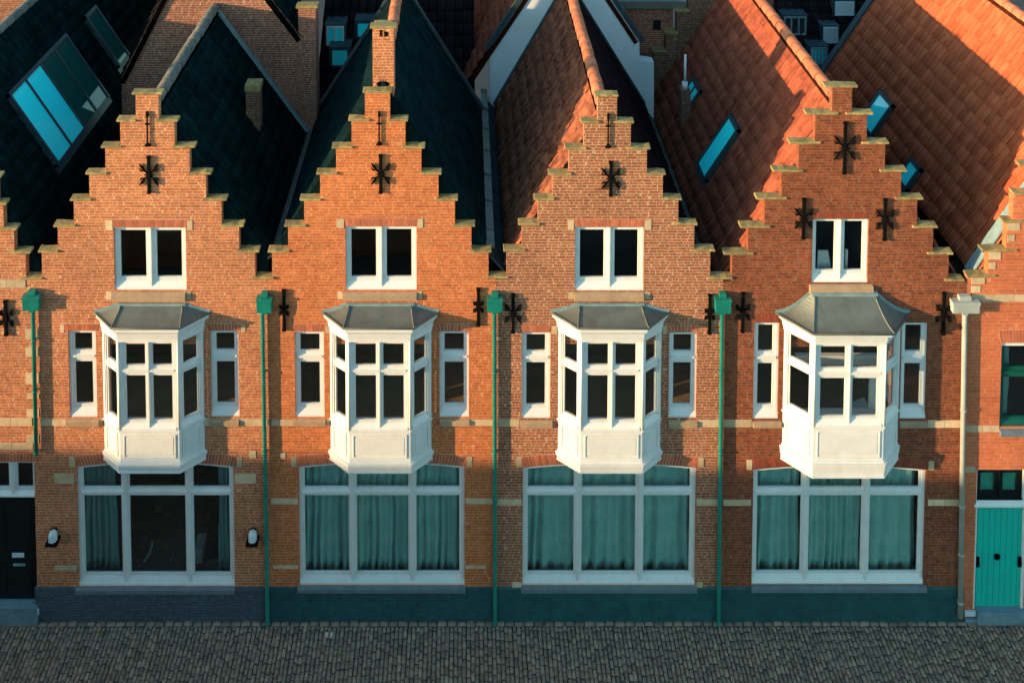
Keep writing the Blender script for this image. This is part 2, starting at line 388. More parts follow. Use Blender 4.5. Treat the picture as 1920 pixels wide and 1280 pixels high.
def tiles(parent, name, mat, P0, along, down, La, Ld, tw=.215, th=.33, amp=.028, lift=.03, jit=.004, n=6, profile='pan', gap=.022):
    """roof covering built tile by tile on the plane P0 + u*along + v*down"""
    along = Vector(along).normalized(); down = Vector(down).normalized(); nrm = along.cross(down)
    if nrm.z < 0: nrm = -nrm
    P0 = Vector(P0); b = MB(); b.open = True
    nu, nv = int(math.ceil(La/tw)), int(math.ceil(Ld/th))
    if profile == 'flat': n = 2
    else: n = 7
    for iv in range(nv):
        off = random.uniform(-.01, .01)+(tw*.5*(iv % 2) if profile == 'flat' else 0)
        for iu in range(-1 if profile == 'flat' else 0, nu):
            r = random.random(); dz = random.uniform(-jit, jit); tl = random.uniform(-jit, jit); sk = random.uniform(-jit, jit)*1.5; dv = random.uniform(-jit, jit)*2
            rows = []
            for (v, hgt) in ((iv*th-.03, -.012), ((iv+1)*th+dv, lift+dz)):
                row = []
                for k in range(n+1):
                    t = k/n; u = iu*tw+off+t*(tw-gap)
                    w_ = (amp*math.sin(math.pi*min(t/.42, 1))+amp*.28*max(0, (t-.42)/.58)**2 if profile == 'pan' else 0)
                    uu = min(max(u+sk*(1 if hgt > 0 else 0), 0), La); vv = min(max(v, 0), Ld)
                    row.append(P0+along*uu+down*vv+nrm*(hgt+w_+tl*(t-.5)))
                rows.append(row)
            lip = [p-nrm*(lift+.006) for p in rows[1]]
            i = len(b.v); m = n+1
            b.v += [tuple(p) for rr in (rows[0], rows[1], lip) for p in rr]
            for k in range(n):
                for q in (0, 1):
                    b.f.append((i+q*m+k, i+q*m+k+1, i+(q+1)*m+k+1, i+(q+1)*m+k)); b.r.append(r); b.uv.append(None); b.sm.append(q == 0 and profile == 'pan')
    # underlay, toned dark so the tile gaps read as seam shadow
    q = [P0-nrm*.05, P0+along*La-nrm*.05, P0+along*La+down*Ld-nrm*.05, P0+down*Ld-nrm*.05]
    i = len(b.v); b.v += [tuple(p) for p in q]+[tuple(p-nrm*.12) for p in q]
    for f in ((0, 1, 2, 3), (7, 6, 5, 4), (0, 4, 5, 1), (1, 5, 6, 2), (2, 6, 7, 3), (3, 7, 4, 0)):
        b.f.append(tuple(i+k for k in f)); b.r.append(-1.5); b.uv.append(None); b.sm.append(False)
    return b.build(name, mat, parent)

def ridge(parent, mat, P0, along, L, r=.13, step=.38):
    P0 = Vector(P0); along = Vector(along).normalized(); side = along.cross(Vector((0, 0, 1))).normalized(); b = MB(); b.open = True
    k = 0; s = 0
    while s < L:
        e = min(s+step+.03, L); rr = random.random(); jx = random.uniform(-.008, .008)
        ring = lambda d, R_: [P0+along*d+side*(R_*math.cos(a)+jx)+Vector((0, 0, R_*math.sin(a)-.05)) for a in [math.pi*q/8 for q in range(9)]]
        A, B_ = ring(s, r*1.10), ring(e, r*.97); Cc = ring(s, r*.90)
        i = len(b.v); b.v += [tuple(p) for p in A+B_+Cc]
        for q in range(8):
            b.f.append((i+q, i+q+1, i+9+q+1, i+9+q)); b.r.append(rr); b.uv.append(None); b.sm.append(True)
            b.f.append((i+18+q, i+18+q+1, i+q+1, i+q)); b.r.append(rr*.4); b.uv.append(None); b.sm.append(False)
        s += step
    return b.build('ridge_tiles', mat, parent)

def anchor(parent, px, y0, y1, arms=1.0):
    """wrought iron wall anchor: a heavy vertical bar with crossed leaf-ended arms"""
    ym = (y0+y1)/2
    cx = X(px, ym); zt, zb = Z(y0), Z(y1); zc = (zt+zb)/2; L = zt-zb
    b = MB()
    b.box(cx-.032, cx+.032, -.055, -.012, zb, zt); b.box(cx-.042, cx+.042, -.06, -.008, zb, zb+.05); b.box(cx-.042, cx+.042, -.06, -.008, zt-.05, zt)
    b.box(cx-.05, cx+.05, -.068, 0.0, zc-.05, zc+.05)
    o = b.build('wall_anchor', 'iron', parent, bevel=.006)
    a = MB(); S = .20*arms
    for sx in (-1, 1):
        for sz in (-1, 1):
            pts = [(cx, -.025, zc), (cx+sx*S*.45, -.03, zc+sz*S*.42), (cx+sx*S*.72, -.03, zc+sz*S*.82), (cx+sx*S*.98, -.03, zc+sz*S*1.15)]
            a.tube(pts, [.020, .018, .032, .008], 6)
            pts = [(cx+sx*S*.4, -.03, zc+sz*S*.4), (cx+sx*S*.82, -.03, zc+sz*S*.42), (cx+sx*S*1.0, -.03, zc+sz*S*.72)]
            a.tube(pts, [.014, .020, .006], 6)
        a.tube([(cx, -.03, zc), (cx+sx*S*.5, -.04, zc)], [.02, .012], 6)
    a.build('scroll_arms', 'iron', o)
    return o
def rod(parent, px, y0, y1):
    cx = X(px, (y0+y1)/2); zt, zb = Z(y0), Z(y1); b = MB()
    b.tube([(cx, -.03, zb), (cx, -.03, zt)], .017, 8)
    b.box(cx-.022, cx+.022, -.05, .01, zt-.13, zt-.02)
    b.box(cx-.06, cx+.06, -.045, .01, zb, zb+.03); b.box(cx-.03, cx+.03, -.05, -.01, zb, zb+.07)
    b.box(cx-.05, cx+.05, -.03, .01, zb+.60*(zt-zb), zb+.60*(zt-zb)+.03)
    b.build('iron_rod', 'iron', parent, bevel=.004)

def downpipe(parent, xt, xb, ytop, ybot, hx0, hx1, hy0, hy1, mat='green_paint', r=.042, foot=True, brackets=(700, 850, 935, 1060)):
    off = -.07; b = MB()
    x0, x1 = X((xt), ytop, off), X(xb, ybot, off); z1, z0 = Z(ytop, off), Z(ybot, off)
    fx = lambda z: x0+(x1-x0)*(z1-z)/(z1-z0)
    pts = [(x0, off, z1+.1), (x0, off, z1)]+[(fx(z0+.12), off, z0+.12)]
    if foot: pts += [(x1, off-.02, z0+.05), (x1, off-.05, z0)]
    b.tube(pts, r, 14)
    o = b.build('downpipe', mat, parent)
    for yb in brackets:
        z = Z(yb, off)
        if z < z0+.1 or z > z1: continue
        c = MB(); c.tube([(fx(z), off, z), (fx(z), off, z+.045)], r+.012, 14); c.box(fx(z)-.012, fx(z)+.012, off+r, 0, z+.01, z+.035)
        c.build('pipe_bracket', mat, o)
    hz0, hz1 = Z(hy1, -.16), Z(hy0, -.08); a0, a1 = X(hx0, hy1, -.16), X(hx1, hy1, -.16)
    h = MB(); m_ = (a0+a1)/2; s = (a1-a0)/2
    h.plan([(a0, -.165), (a1, -.165), (a1, -.02), (a0, -.02)], hz0, hz1-.03)
    h.plan([(a0-.012, -.177), (a1+.012, -.177), (a1+.012, -.015), (a0-.012, -.015)], hz1-.06, hz1)
    h.box(m_-s*.45, m_+s*.45, -.12, -.01, hz1, hz1+.09)
    h.plan([(m_-.06, -.13), (m_+.06, -.13), (m_+.06, -.02), (m_-.06, -.02)], hz0-.06, hz0)
    h.build('rain_head', mat, o, bevel=.006)
    return o

def bay(house, cwx, hw, hf, d, y_rt, y_re, y_cor, y_sill, y_led, y_bot, rt_hw, eave, ytr, wallL, prof=1.5, topd=.03):
    """three-sided timber bay. cwx centre (px), hw/hf half widths at wall/front (m)"""
    cx = X(cwx, 720)
    zt_, ze = y_rt, y_re
    P = lambda o: [(cx-hw-o*.9, 0), (cx-hf-o*.42, -d-o), (cx+hf+o*.42, -d-o), (cx+hw+o*.9, 0)]
    Pw = lambda o: P(o)+[(cx+hw-.25, .03), (cx-hw+.25, .03)]
    z_cor, z_sill, z_led, z_bot = y_cor, y_sill, y_led, y_bot
    b = MB()
    b.plan(Pw(0), z_led, z_sill)
    b.plan(Pw(.015), z_sill, z_sill+.02); b.plan(Pw(.035), z_sill+.02, z_sill+.05)
    root = b.build('bay_window', 'white_paint', house)
    # corner posts
    pb = MB()
    ang = math.atan2(d, hw-hf); flen = math.hypot(d, hw-hf)
    faces = [(frame_T(cx-hw, 0, -ang), flen, 0), (frame_T(cx-hf, -d, 0), 2*hf, 1), (frame_T(cx+hf, -d, ang), flen, 2)]
    pw = .055
    for sx in (-1, 1):
        pb = MB(); T, L, k = faces[0] if sx < 0 else faces[2]
        pb.box(L-pw if sx < 0 else 0, L if sx < 0 else pw, -.004, .09, z_sill+.05, z_cor, T)
        pb.box(0 if sx < 0 else L-pw, pw if sx < 0 else L, -.004, .09, z_sill+.05, z_cor, T)
        T, L, k = faces[1]; pb.box(0 if sx < 0 else L-pw, pw if sx < 0 else L, -.005, .09, z_sill+.05, z_cor, T)
        pb.tube([(cx+sx*hf, -d-.004, z_sill+.05), (cx+sx*hf, -d-.004, z_cor)], .022, 10)
        pb.build('corner_post', 'white_paint', root)
    for T, L, k in faces:
        xm = [L/2] if k == 1 else []
        window(root, T, pw, L-pw, z_sill+.05, z_cor, xm=xm, zt=[ytr], rec=.012, fw=.03, sw=.05 if k == 1 else .035, mw=.05, tw=.12, bh=.13, name='window_frame', flat=True)
        m_ = MB(); a0, a1 = .07, L-.07; c0, c1 = z_led+.10, z_sill-.05
        for (p0, p1, q0, q1) in ((a0, a1, c1-.03, c1), (a0, a1, c0, c0+.03), (a0, a0+.03, c0+.03, c1-.03), (a1-.03, a1, c0+.03, c1-.03)):
            m_.box(p0, p1, -.016, .01, q0, q1, T)
        m_.box(a0+.055, a1-.055, -.008, .01, c0+.055, c1-.055, T)
        m_.build('panel_moulding', 'white_paint', root, bevel=.004)
    # cornice and base ledge
    c = MB(); zc = z_cor; h = ze-z_cor
    c.plan(Pw(.02), zc, zc+h*.22); c.plan(Pw(.035), zc+h*.22, zc+h*.55, Pw(.05)); c.plan(Pw(.05), zc+h*.55, zc+h*.8, Pw(.12)); c.plan(Pw(.14), zc+h*.8, ze)
    c.build('cornice', 'white_paint', root)
    l = MB(); hh = z_led-z_bot
    l.plan(Pw(.02), z_led-.0, z_led+.035); l.plan(Pw(.06), z_led-.04, z_led); l.plan(Pw(.045), z_led-hh*.55, z_led-.04, Pw(.055)); l.plan(Pw(.03), z_bot+.03, z_led-hh*.55); l.plan(Pw(.045), z_bot, z_bot+.03)
    l.build('base_ledge', 'white_paint', root)
    # concave lead roof
    r = MB(); r.open = True; N = 12
    E = [(cx-hw-eave*.95, 0), (cx-hf-eave*.55, -d-eave*.9), (cx+hf+eave*.55, -d-eave*.9), (cx+hw+eave*.95, 0)]
    Tt = [(cx-rt_hw, 0), (cx-rt_hw+.06, -topd), (cx+rt_hw-.06, -topd), (cx+rt_hw, 0)]
    def ringp(t):
        return [Vector((E[k][0]+(Tt[k][0]-E[k][0])*t, E[k][1]+(Tt[k][1]-E[k][1])*t, ze+.03+(zt_-ze-.03)*t**prof)) for k in range(4)]
    # eave thickness
    e0 = [Vector((p[0], p[1], ze)) for p in E]; e1 = ringp(0)
    for k in range(3): r.face([e0[k], e0[k+1], e1[k+1], e1[k]])
    r.face([e0[3], e0[2], e0[1], e0[0]])
    for q in range(N):
        A, B_ = ringp(q/N), ringp((q+1)/N)
        for k in range(3): r.face([A[k], A[k+1], B_[k+1], B_[k]], smooth=False)
    rr = r.build('bay_roof', 'lead', root)
    hb = MB()
    for k in (1, 2): hb.tube([ringp(q/8)[k]+Vector((0, -.004, .006)) for q in range(9)], .016, 8)
    hb.tube([e1[k]+Vector((0, 0, 0)) for k in range(4)], .018, 8)
    hb.build('lead_roll', 'lead', root)
    fl = MB(); fl.box(cx-rt_hw, cx+rt_hw, -topd-.004, 0, zt_-.02, zt_+.055)
    for sx in (-1, 1):           # stepped flashing climbing the wall beside the roof
        for q in range(8):
            A, B_ = ringp(q/8)[0 if sx < 0 else 3], ringp((q+1)/8)[0 if sx < 0 else 3]
            fl.hexa([Vector((A.x, -.012, A.z-.01)), Vector((B_.x, -.012, B_.z-.01)), Vector((A.x, .0, A.z-.01)), Vector((B_.x, .0, B_.z-.01)),
                     Vector((A.x, -.012, A.z+.06)), Vector((B_.x, -.012, B_.z+.06)), Vector((A.x, 0, A.z+.06)), Vector((B_.x, 0, B_.z+.06))])
    fl.build('lead_flashing', 'lead_pale', root)
    return root

def curtain(px0, px1, zt, zb, label, mat='curtain', Y=.26, amp=.028, waves=9, flare=0.0, group='sheer curtains behind the ground-floor windows'):
    x0, x1 = X(px0, 1000), X(px1, 1000); b = MB(); b.open = True
    n_ = waves*8; rows = 10; ph = random.random()*6
    # folds of uneven width: a random walk of phases across the cloth
    ks = [0.0]
    for q in range(n_): ks.append(ks[-1]+random.choice((.35, .7, 1, 1.5))*random.uniform(.7, 1.3))
    for q in range(2): ks = [ks[0]]+[(ks[i-1]+ks[i]+ks[i+1])/3 for i in range(1, n_)]+[ks[-1]]
    ks = [v/ks[-1] for v in ks]; am = [random.uniform(.3, 1.2) for _ in range(waves*2+3)]
    grid = []
    for r_ in range(rows+1):
        t = r_/rows; z = zt+(zb-zt)*t; row = []
        for k in range(n_+1):
            u = k/n_
            f_ = ks[k]; aa = am[int(f_*waves*2)]*(1-(f_*waves*2) % 1)+am[int(f_*waves*2)+1]*((f_*waves*2) % 1)
            y = Y+amp*(.55+.45*t)*(aa*math.sin(f_*waves*2*math.pi+ph+.35*math.sin(2.5*t+ph*2))+.4*math.sin(f_*waves*4.3+ph*2+1.3*t))
            x = x0+(x1-x0)*u+flare*t*t*(u-.5)+.012*math.sin(9*t+u*5+ph)
            row.append((x, y, z+(.008*math.sin(u*waves*5+ph) if r_ == rows else 0)))
        grid.append(row)
    for r_ in range(rows):
        for k in range(n_):
            b.face([grid[r_+1][k], grid[r_+1][k+1], grid[r_][k+1], grid[r_][k]], smooth=True)
    # give it cloth thickness through a solidify modifier
    import bmesh
    o = b.build('curtain', mat); 
    bm = bmesh.new(); bm.from_mesh(o.data); bmesh.ops.remove_doubles(bm, verts=bm.verts, dist=1e-5); bm.to_mesh(o.data); bm.free()
    sm = o.modifiers.new('thickness', 'SOLIDIFY'); sm.thickness = .003
    origin_to(o, ((x0+x1)/2, Y, zb)); tag(o, label, 'curtain', group)
    return o

def room(parent, x0, x1, z0, z1, Yb=2.6, mat='room'):
    b = MB(); b.open = True; y0 = .155
    for (a, c) in (((x0, y0, x0, Yb), 0), ):
        pass
    t = .05
    b.box(x0-t, x0, y0, Yb, z0, z1); b.box(x1, x1+t, y0, Yb, z0, z1); b.box(x0-t, x1+t, Yb, Yb+t, z0, z1)
    b.box(x0-t, x1+t, y0, Yb+t, z0-t, z0); b.box(x0-t, x1+t, y0, Yb+t, z1, z1+t)
    b.open = False
    return b.build('room_interior', mat, parent)

def rplane(rx, ry, ex, ey):
    """roof slope through facade-level ridge pixel and eave pixel, running back along +Y"""
    a = at(rx, ry); b_ = at(ex, ey)
    P = Vector((a[0], 0, a[1])); d = Vector((b_[0]-a[0], 0, b_[1]-a[1])); L = d.length; d.normalize()
    n_ = Vector((0, 1, 0)).cross(d); n_ = n_ if n_.z > 0 else -n_
    return dict(P=P, d=d, L=L, n=n_)
def hit(pl, px, py):
    r = _ray(px, py); t = (pl['P']-EYE).dot(pl['n'])/r.dot(pl['n']); p = EYE+r*t
    return (p.y, (p-pl['P']).dot(pl['d']))
def skylight(house, pl, u0, u1, v0, v1, panes=1, fmat='lead_dark', label=None, gm='sky_cyan_glass', rails=()):
    al, dn, nn, P = Vector((0, 1, 0)), pl['d'], pl['n'], pl['P']
    T = lambda q: P+al*q[0]+dn*q[1]+nn*q[2]
    b = MB(); f = .06
    def bx(a0, a1, c0, c1, h0, h1, m_=None): (m_ or b).box(a0, a1, c0, c1, h0, h1, T)
    bx(u0, u1, v0, v0+f*1.6, 0, .13); bx(u0, u1, v1-f, v1, 0, .10); bx(u0, u0+f, v0, v1, .002, .125); bx(u1-f, u1, v0, v1, .002, .125)
    wv = (u1-u0)/panes
    for k in range(1, panes): bx(u0+k*wv-f/2, u0+k*wv+f/2, v0+.1, v1-f, 0, .12)
    bx(u0-.08, u1+.08, v1, v1+.16, .035, .05)
    o = b.build('skylight', fmat, house)
    if label: o['label'] = label
    for k in range(panes):
        g = MB(); bx(u0+k*wv+f*.5+(f*.5 if k == 0 else 0), u0+(k+1)*wv-f*.5-(f*.5 if k == panes-1 else 0), v0+.09, v1-f, .085, .093, g)
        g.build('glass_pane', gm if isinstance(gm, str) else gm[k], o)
    return o

# ------------------------------------------------------------------ setting
def ground():
    b = MB(); b.open = True
    b.face([(-400, -400, -.06), (400, -400, -.06), (400, 400, -.06), (-400, 400, -.06)])
    o = b.build('ground', 'asphalt'); o['kind'] = 'structure'
    b = MB(); b.box(-60, 60, -7.8, .1, -.05, -.02); o = b.build('road_bed', 'joint'); o['kind'] = 'structure'
    b = MB(); b.open = True
    w_, l_ = .088, .155
    nx = int(32/w_)
    def stone(x0, x1, y0, y1, z=0):
        j = lambda s: random.uniform(-s, s)
        r = random.random(); hz = z+random.uniform(-.007, .007); gx = .003+random.random()*.004
        base = [(x0+gx, y0+gx), (x1-gx, y0+gx), (x1-gx, y1-gx), (x0+gx, y1-gx)]
        base = [(a+j(.007), c+j(.012)) for a, c in base]
        mx, my = (x0+x1)/2, (y0+y1)/2
        i = len(b.v)
        for (s, h) in ((1, -.04), (.93, -.010), (.55, hz+.010)):
            for a, c in base: b.v.append((mx+(a-mx)*s, my+(c-my)*(s if s > .9 else s+.12), h+(hz if s < 1 else 0)))
        for q in range(2):
            for k in range(4): b.f.append((i+q*4+k, i+q*4+(k+1) % 4, i+q*4+4+(k+1) % 4, i+q*4+4+k)); b.r.append(r); b.uv.append(None); b.sm.append(True)
        b.f.append((i+8, i+9, i+10, i+11)); b.r.append(r); b.uv.append(None); b.sm.append(True)
    for c in range(nx):          # stones run away from the house fronts
        x = -16+c*w_; y = -.118; first = True
        jx = random.uniform(-.004, .004)
        while y > -4.2:
            L = l_*random.uniform(.8, 1.25)*(random.uniform(.4, 1) if first else 1); first = False; stone(x+jx, x+jx+w_, y-L, y); y -= L
    x = -16                      # header row against the plinths
    while x < 16:
        L = .21*random.uniform(.92, 1.05); stone(x, x+L, -.115, -.005, -.004); x += L
    o = b.build('cobbled_street', 'cobble'); o['kind'] = 'structure'
    # the rest of the street, further from the houses
    b = MB(); b.open = True; b.face([(-60, -7.8, -.012), (60, -7.8, -.012), (60, -4.2, -.012), (-60, -4.2, -.012)])
    o = b.build('street', 'cobble'); o['kind'] = 'structure'
ground()

# ------------------------------------------------------------------ the row of houses
T0 = .155                        # thickness of the stepped front wall
def base_house(name, label, xl, xr, lv, brick, plinth, group='stepped gable houses in the row', openings=(), plinth_y=1102, depth=5, skip_l8=None, plinth_gaps=()):
    """lv = list top->down of (y_bottom_of_coping, bodyL, bodyR, [copings (x0,x1)]), last = full width"""
    h = thing(name, label, 'house', ((X(xl, 1100)+X(xr, 1100))/2, 0, 0), group)
    levels = []
    for k, (yb, L, Rr, cps) in enumerate(lv):
        z1 = Z(yb); last = k == len(lv)-1
        z0 = Z(plinth_y) if last else Z(lv[k+1][0])
        levels.append((z0, z1, X(xl, 800) if last else X(L, yb), X(xr, 800) if last else X(Rr, yb)))
    ops = [(X(a, (c+d)/2), X(b_, (c+d)/2), Z(d), Z(c)) for (a, b_, c, d) in openings]
    wall(levels, ops, 0, T0).build('front_wall', brick, h)
    for (yb, L, Rr, cps) in lv:
        for (a, b_) in cps:
            cb = MB(); z = Z(yb, -.03); x0, x1 = X(a, yb, -.03), X(b_, yb, -.03)
            p = [Vector((x, y, zz)) for zz in (z, z+.05) for y in (-.035, .15) for x in (x0, x1)]
            # worn stone with a slight fall to the front
            p[4].z -= .006; p[5].z -= .006
            n_ = max(2, int((x1-x0)/.12))
            for q in range(n_):
                f0, f1 = q/n_, (q+1)/n_
                def at_(f, y, zz): return Vector((x0+(x1-x0)*f, y, zz))
                if q == 0: js = [random.uniform(-.008, .008) for _ in range(4)]
                jn = [random.uniform(-.008, .008) for _ in range(4)]
                cb.hexa([at_(f0, -.035+js[0], z), at_(f1, -.035+jn[0], z), at_(f0, .15, z), at_(f1, .15, z),
                         at_(f0, -.035+js[0], z+.045+js[1]), at_(f1, -.035+jn[0], z+.045+jn[1]), at_(f0, .15, z+.055+js[2]), at_(f1, .15, z+.055+jn[2])], r=random.random())
                js = jn
            import bmesh
            o = cb.build('coping_stone', 'coping', h)
            bm = bmesh.new(); bm.from_mesh(o.data); bmesh.ops.remove_doubles(bm, verts=bm.verts, dist=1e-4)
            seen = {}
            for f in bm.faces: seen.setdefault(tuple(sorted(v.index for v in f.verts)), []).append(f)
            dead = [f for fs in seen.values() if len(fs) > 1 for f in fs]
            bmesh.ops.delete(bm, geom=dead, context='FACES_ONLY'); bmesh.ops.recalc_face_normals(bm, faces=bm.faces); bm.to_mesh(o.data); bm.free()
            bv = o.modifiers.new('bevel', 'BEVEL'); bv.width = .012; bv.segments = 2
    # plinth
    if plinth:
        x0, x1 = X(xl, 1130), X(xr, 1130); pb = MB(); segs = []; cur = x0
        for (a, b_) in plinth_gaps: segs.append((cur, X(a, 1130))); cur = X(b_, 1130)
        segs.append((cur, x1))
        for (a, b_) in segs:
            if b_-a > .03:
                zt = Z(plinth_y, -.03); pb.box(a, b_, -.03, T0, -.03, zt-.035)
                pb.hexa([Vector(q) for q in ((a, -.03, zt-.035), (b_, -.03, zt-.035), (a, T0, zt-.035), (b_, T0, zt-.035), (a, -.002, zt), (b_, -.002, zt), (a, T0, zt), (b_, T0, zt))])
        pb.build('plinth', plinth, h)
    # party walls and back wall close the building
    sw_ = MB(); x0, x1 = X(xl, 800)+.01, X(xr, 800)-.01
    sw_.box(x0, x0+.1, T0+.002, depth, 0, Z(560)); sw_.box(x1-.1, x1, T0+.002, depth, 0, Z(560)); sw_.box(x0+.1, x1-.1, depth-.15, depth-.002, 0, Z(560))
    sw_.build('side_wall', 'brick_dim', h)
    return h

def roofs(h, mat, rp, le, re, L, ridge_mat, kw={}, left=True, right=True, rs=0, linm='tile_slate', rmat=None):
    y0 = T0+.004; out = {}
    if right:
        pl = rplane(*rp, *re); out['r'] = pl
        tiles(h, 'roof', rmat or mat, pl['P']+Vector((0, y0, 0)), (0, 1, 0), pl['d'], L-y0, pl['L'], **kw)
    if left:
        pl = rplane(*rp, *le); out['l'] = pl
        tiles(h, 'roof', mat, pl['P']+Vector((0, y0, 0)), (0, 1, 0), pl['d'], L-y0, pl['L'], **kw)
    ridge(h, ridge_mat, pl['P']+Vector((0, y0+rs, .05)), (0, 1, 0), L-y0-rs)
    # lead-dark lining on the back of the stepped wall, from the roof surface down
    a, c, e = at(*rp), at(*(le if left else rp)), at(*(re if right else rp)); m_ = MB()
    pts = [(c[0]+.02, c[1]-.9), (a[0], a[1]-.95), (e[0]-.02, e[1]-.9), (e[0]-.02, e[1]), (a[0], a[1]-.02), (c[0]+.02, c[1])]
    m_.prism(pts, T0+.003, T0+.10); m_.build('gable_lining', linm, h)
    return out
def verge(h, pl, L, mat='lead_pale', w_=.10):
    """metal flashing where the slope meets the wall behind"""
    b = MB(); T = lambda q: pl['P']+Vector((0, 1, 0))*q[0]+pl['d']*q[1]+pl['n']*q[2]
    b.box(L-w_, L+.02, -.1, pl['L'], .02, .085, T); b.build('lead_flashing', mat, h)
def gutter(h, xa, ya, xb, yb, L, mat='lead_dark', drop=.06):
    a = at(xa, ya); c = at(xb, yb); b = MB()
    b.hexa([Vector(q) for q in ((a[0], T0, a[1]-drop-.06), (c[0], T0, c[1]-drop-.06), (a[0], L, a[1]-drop-.06), (c[0], L, c[1]-drop-.06),
                                (a[0], T0, a[1]-drop), (c[0], T0, c[1]-drop), (a[0], L, a[1]-drop), (c[0], L, c[1]-drop))])
    y = T0+.5
    while y < L:
        b.hexa([Vector(q) for q in ((a[0], y, a[1]-drop), (c[0], y, c[1]-drop), (a[0], y+.05, a[1]-drop), (c[0], y+.05, c[1]-drop),
                                    (a[0], y, a[1]-drop+.035), (c[0], y, c[1]-drop+.035), (a[0], y+.05, a[1]-drop+.035), (c[0], y+.05, c[1]-drop+.035))]); y += 1.0
    b.build('valley_gutter', mat, h)

def W(h, r, xm=(), zt=(), **k):
    a, b_, c, d = r; ym = (c+d)/2
    return window(h, ident, X(a, ym), X(b_, ym), Z(d), Z(c), xm=[X(q, ym) for q in xm], zt=[Z(q) for q in zt], **k)
def S(h, name, rects, **k):
    return stones(h, name, [(X(a, (c+d)/2), X(b_, (c+d)/2), Z(d), Z(c)) for a, b_, c, d in rects], **k)
def sill(h, a, b_, c, d, mat='sill_stone', proud=.07):
    ym = (c+d)/2; x0, x1, z0, z1 = X(a, ym), X(b_, ym), Z(d), Z(c); m_ = MB()
    m_.hexa([Vector(q) for q in ((x0, -proud, z0), (x1, -proud, z0), (x0, .1, z0), (x1, .1, z0), (x0, -proud, z1-.05), (x1, -proud, z1-.05), (x0, .06, z1+.002), (x1, .06, z1+.002))])
    return m_.build('sill', mat, h, bevel=.008)
def A(h, a, b_, ysp, ytop, rise=0, dark=False, splay=.05):
    zs = Z(ysp); return arch(h, X(a, ysp), X(b_, ysp), zs, Z(ytop)-zs-rise, rise=rise, dark=dark, splay=splay)
def lower_window(h, x0, x1, m1, m2, ytop, ybot, dark=False, blocks=True, archx=None):
    W(h, (x0, x1, ytop, ybot), xm=(m1, m2), zt=(926.5,), rec=.045, fw=.065, sw=.045, mw=.08, tw=.085, bh=.165, rise=.10)
    zs = Z(ytop)-.10
    a0, a1 = archx or (x0-3, x1+3)
    arch(h, X(a0, 870), X(a1, 870), zs, .235, rise=.103, dark=dark, splay=.07, y1=.13)
    xs0, xs1, zt_ = X(x0-3, ybot), X(x1+2, ybot), Z(ybot+.5)
    m_ = MB(); m_.hexa([Vector(q) for q in ((xs0, -.07, zt_-.115), (xs1, -.07, zt_-.115), (xs0, .1, zt_-.115), (xs1, .1, zt_-.115), (xs0, -.07, zt_-.02), (xs1, -.07, zt_-.02), (xs0, .05, zt_), (xs1, .05, zt_))])
    m_.build('sill', 'bluestone', h, bevel=.008)

def bands(h, rects): S(h, 'stone_band', rects)

# ---------- house 1 (far left of the four)
def common_house(k, name, label, xl, xr, lv, brick, plinth, attic, smallL, smallR, bayx, lowx, roof, extra):
    pass

BAYZ = dict(y_cor=Z(640, -.3), y_sill=Z(810, -.3), y_led=Z(867, -.3), y_bot=Z(884, -.3))
def standard_bay(h, cwx, wx0, wx1, hf, wallL=None, d=.30):
    hw = (X(wx1, 760)-X(wx0, 760))/2
    return bay(h, cwx, hw, hf, d, Z(572), Z(613.5, -.38), BAYZ['y_cor'], BAYZ['y_sill'], BAYZ['y_led'], BAYZ['y_bot'],
               rt_hw=.70, eave=.17, ytr=Z(697, -.3), wallL=wallL)

LV1 = [(178, 254, 297, [(247, 304)]), (229, 225, 327, [(218, 255), (291, 334)]), (278, 197, 355, [(189, 228), (322, 366)]), (328, 167, 386, [(160, 200), (351, 396)]),
       (377, 138, 415, [(131, 171), (380, 425)]), (426, 108, 448, [(100, 142), (412, 457)]), (474, 78, 478, [(71, 109), (441, 486)]), (524, 74, 506, [(471, 514)])]
LV2 = [(175, 684, 731, [(680, 735)]), (228, 659, 760, [(653, 694), (726, 765)]), (279, 630, 790, [(622, 662), (753, 797)]), (328, 600, 822, [(593, 633), (786, 828)]),
       (377, 570, 853, [(562, 602), (817, 859)]), (426, 540, 884, [(533, 574), (849, 891)]), (474, 510, 916, [(502, 543), (878, 922)]), (523, 506, 929, [(912, 954)])]
LV3 = [(182, 1121, 1157, [(1115, 1160)]), (232, 1095, 1183, [(1089, 1124), (1151, 1189)]), (281, 1067, 1213, [(1059, 1100), (1175, 1220)]), (329, 1036, 1243, [(1028, 1072), (1207, 1249)]),
       (376, 1009, 1272, [(1001, 1040), (1240, 1279)]), (423, 979, 1302, [(972, 1013), (1263, 1308)]), (472, 950, 1332, [(944, 985), (1295, 1341)]), (524, 929, 1352, [(1325, 1374)])]
LV4 = [(165, 1561, 1598, [(1547, 1609)]), (216, 1529, 1626, [(1511, 1573), (1586, 1638)]), (271, 1498, 1660, [(1480, 1540), (1616, 1668)]), (323, 1466, 1690, [(1449, 1507), (1650, 1701)]),
       (375, 1434, 1720, [(1418, 1476), (1679, 1732)]), (428, 1403, 1750, [(1388, 1445), (1711, 1759)]), (478, 1373, 1779, [(1357, 1413), (1739, 1788)]), (528, 1352, 1803, [(1772, 1809)])]

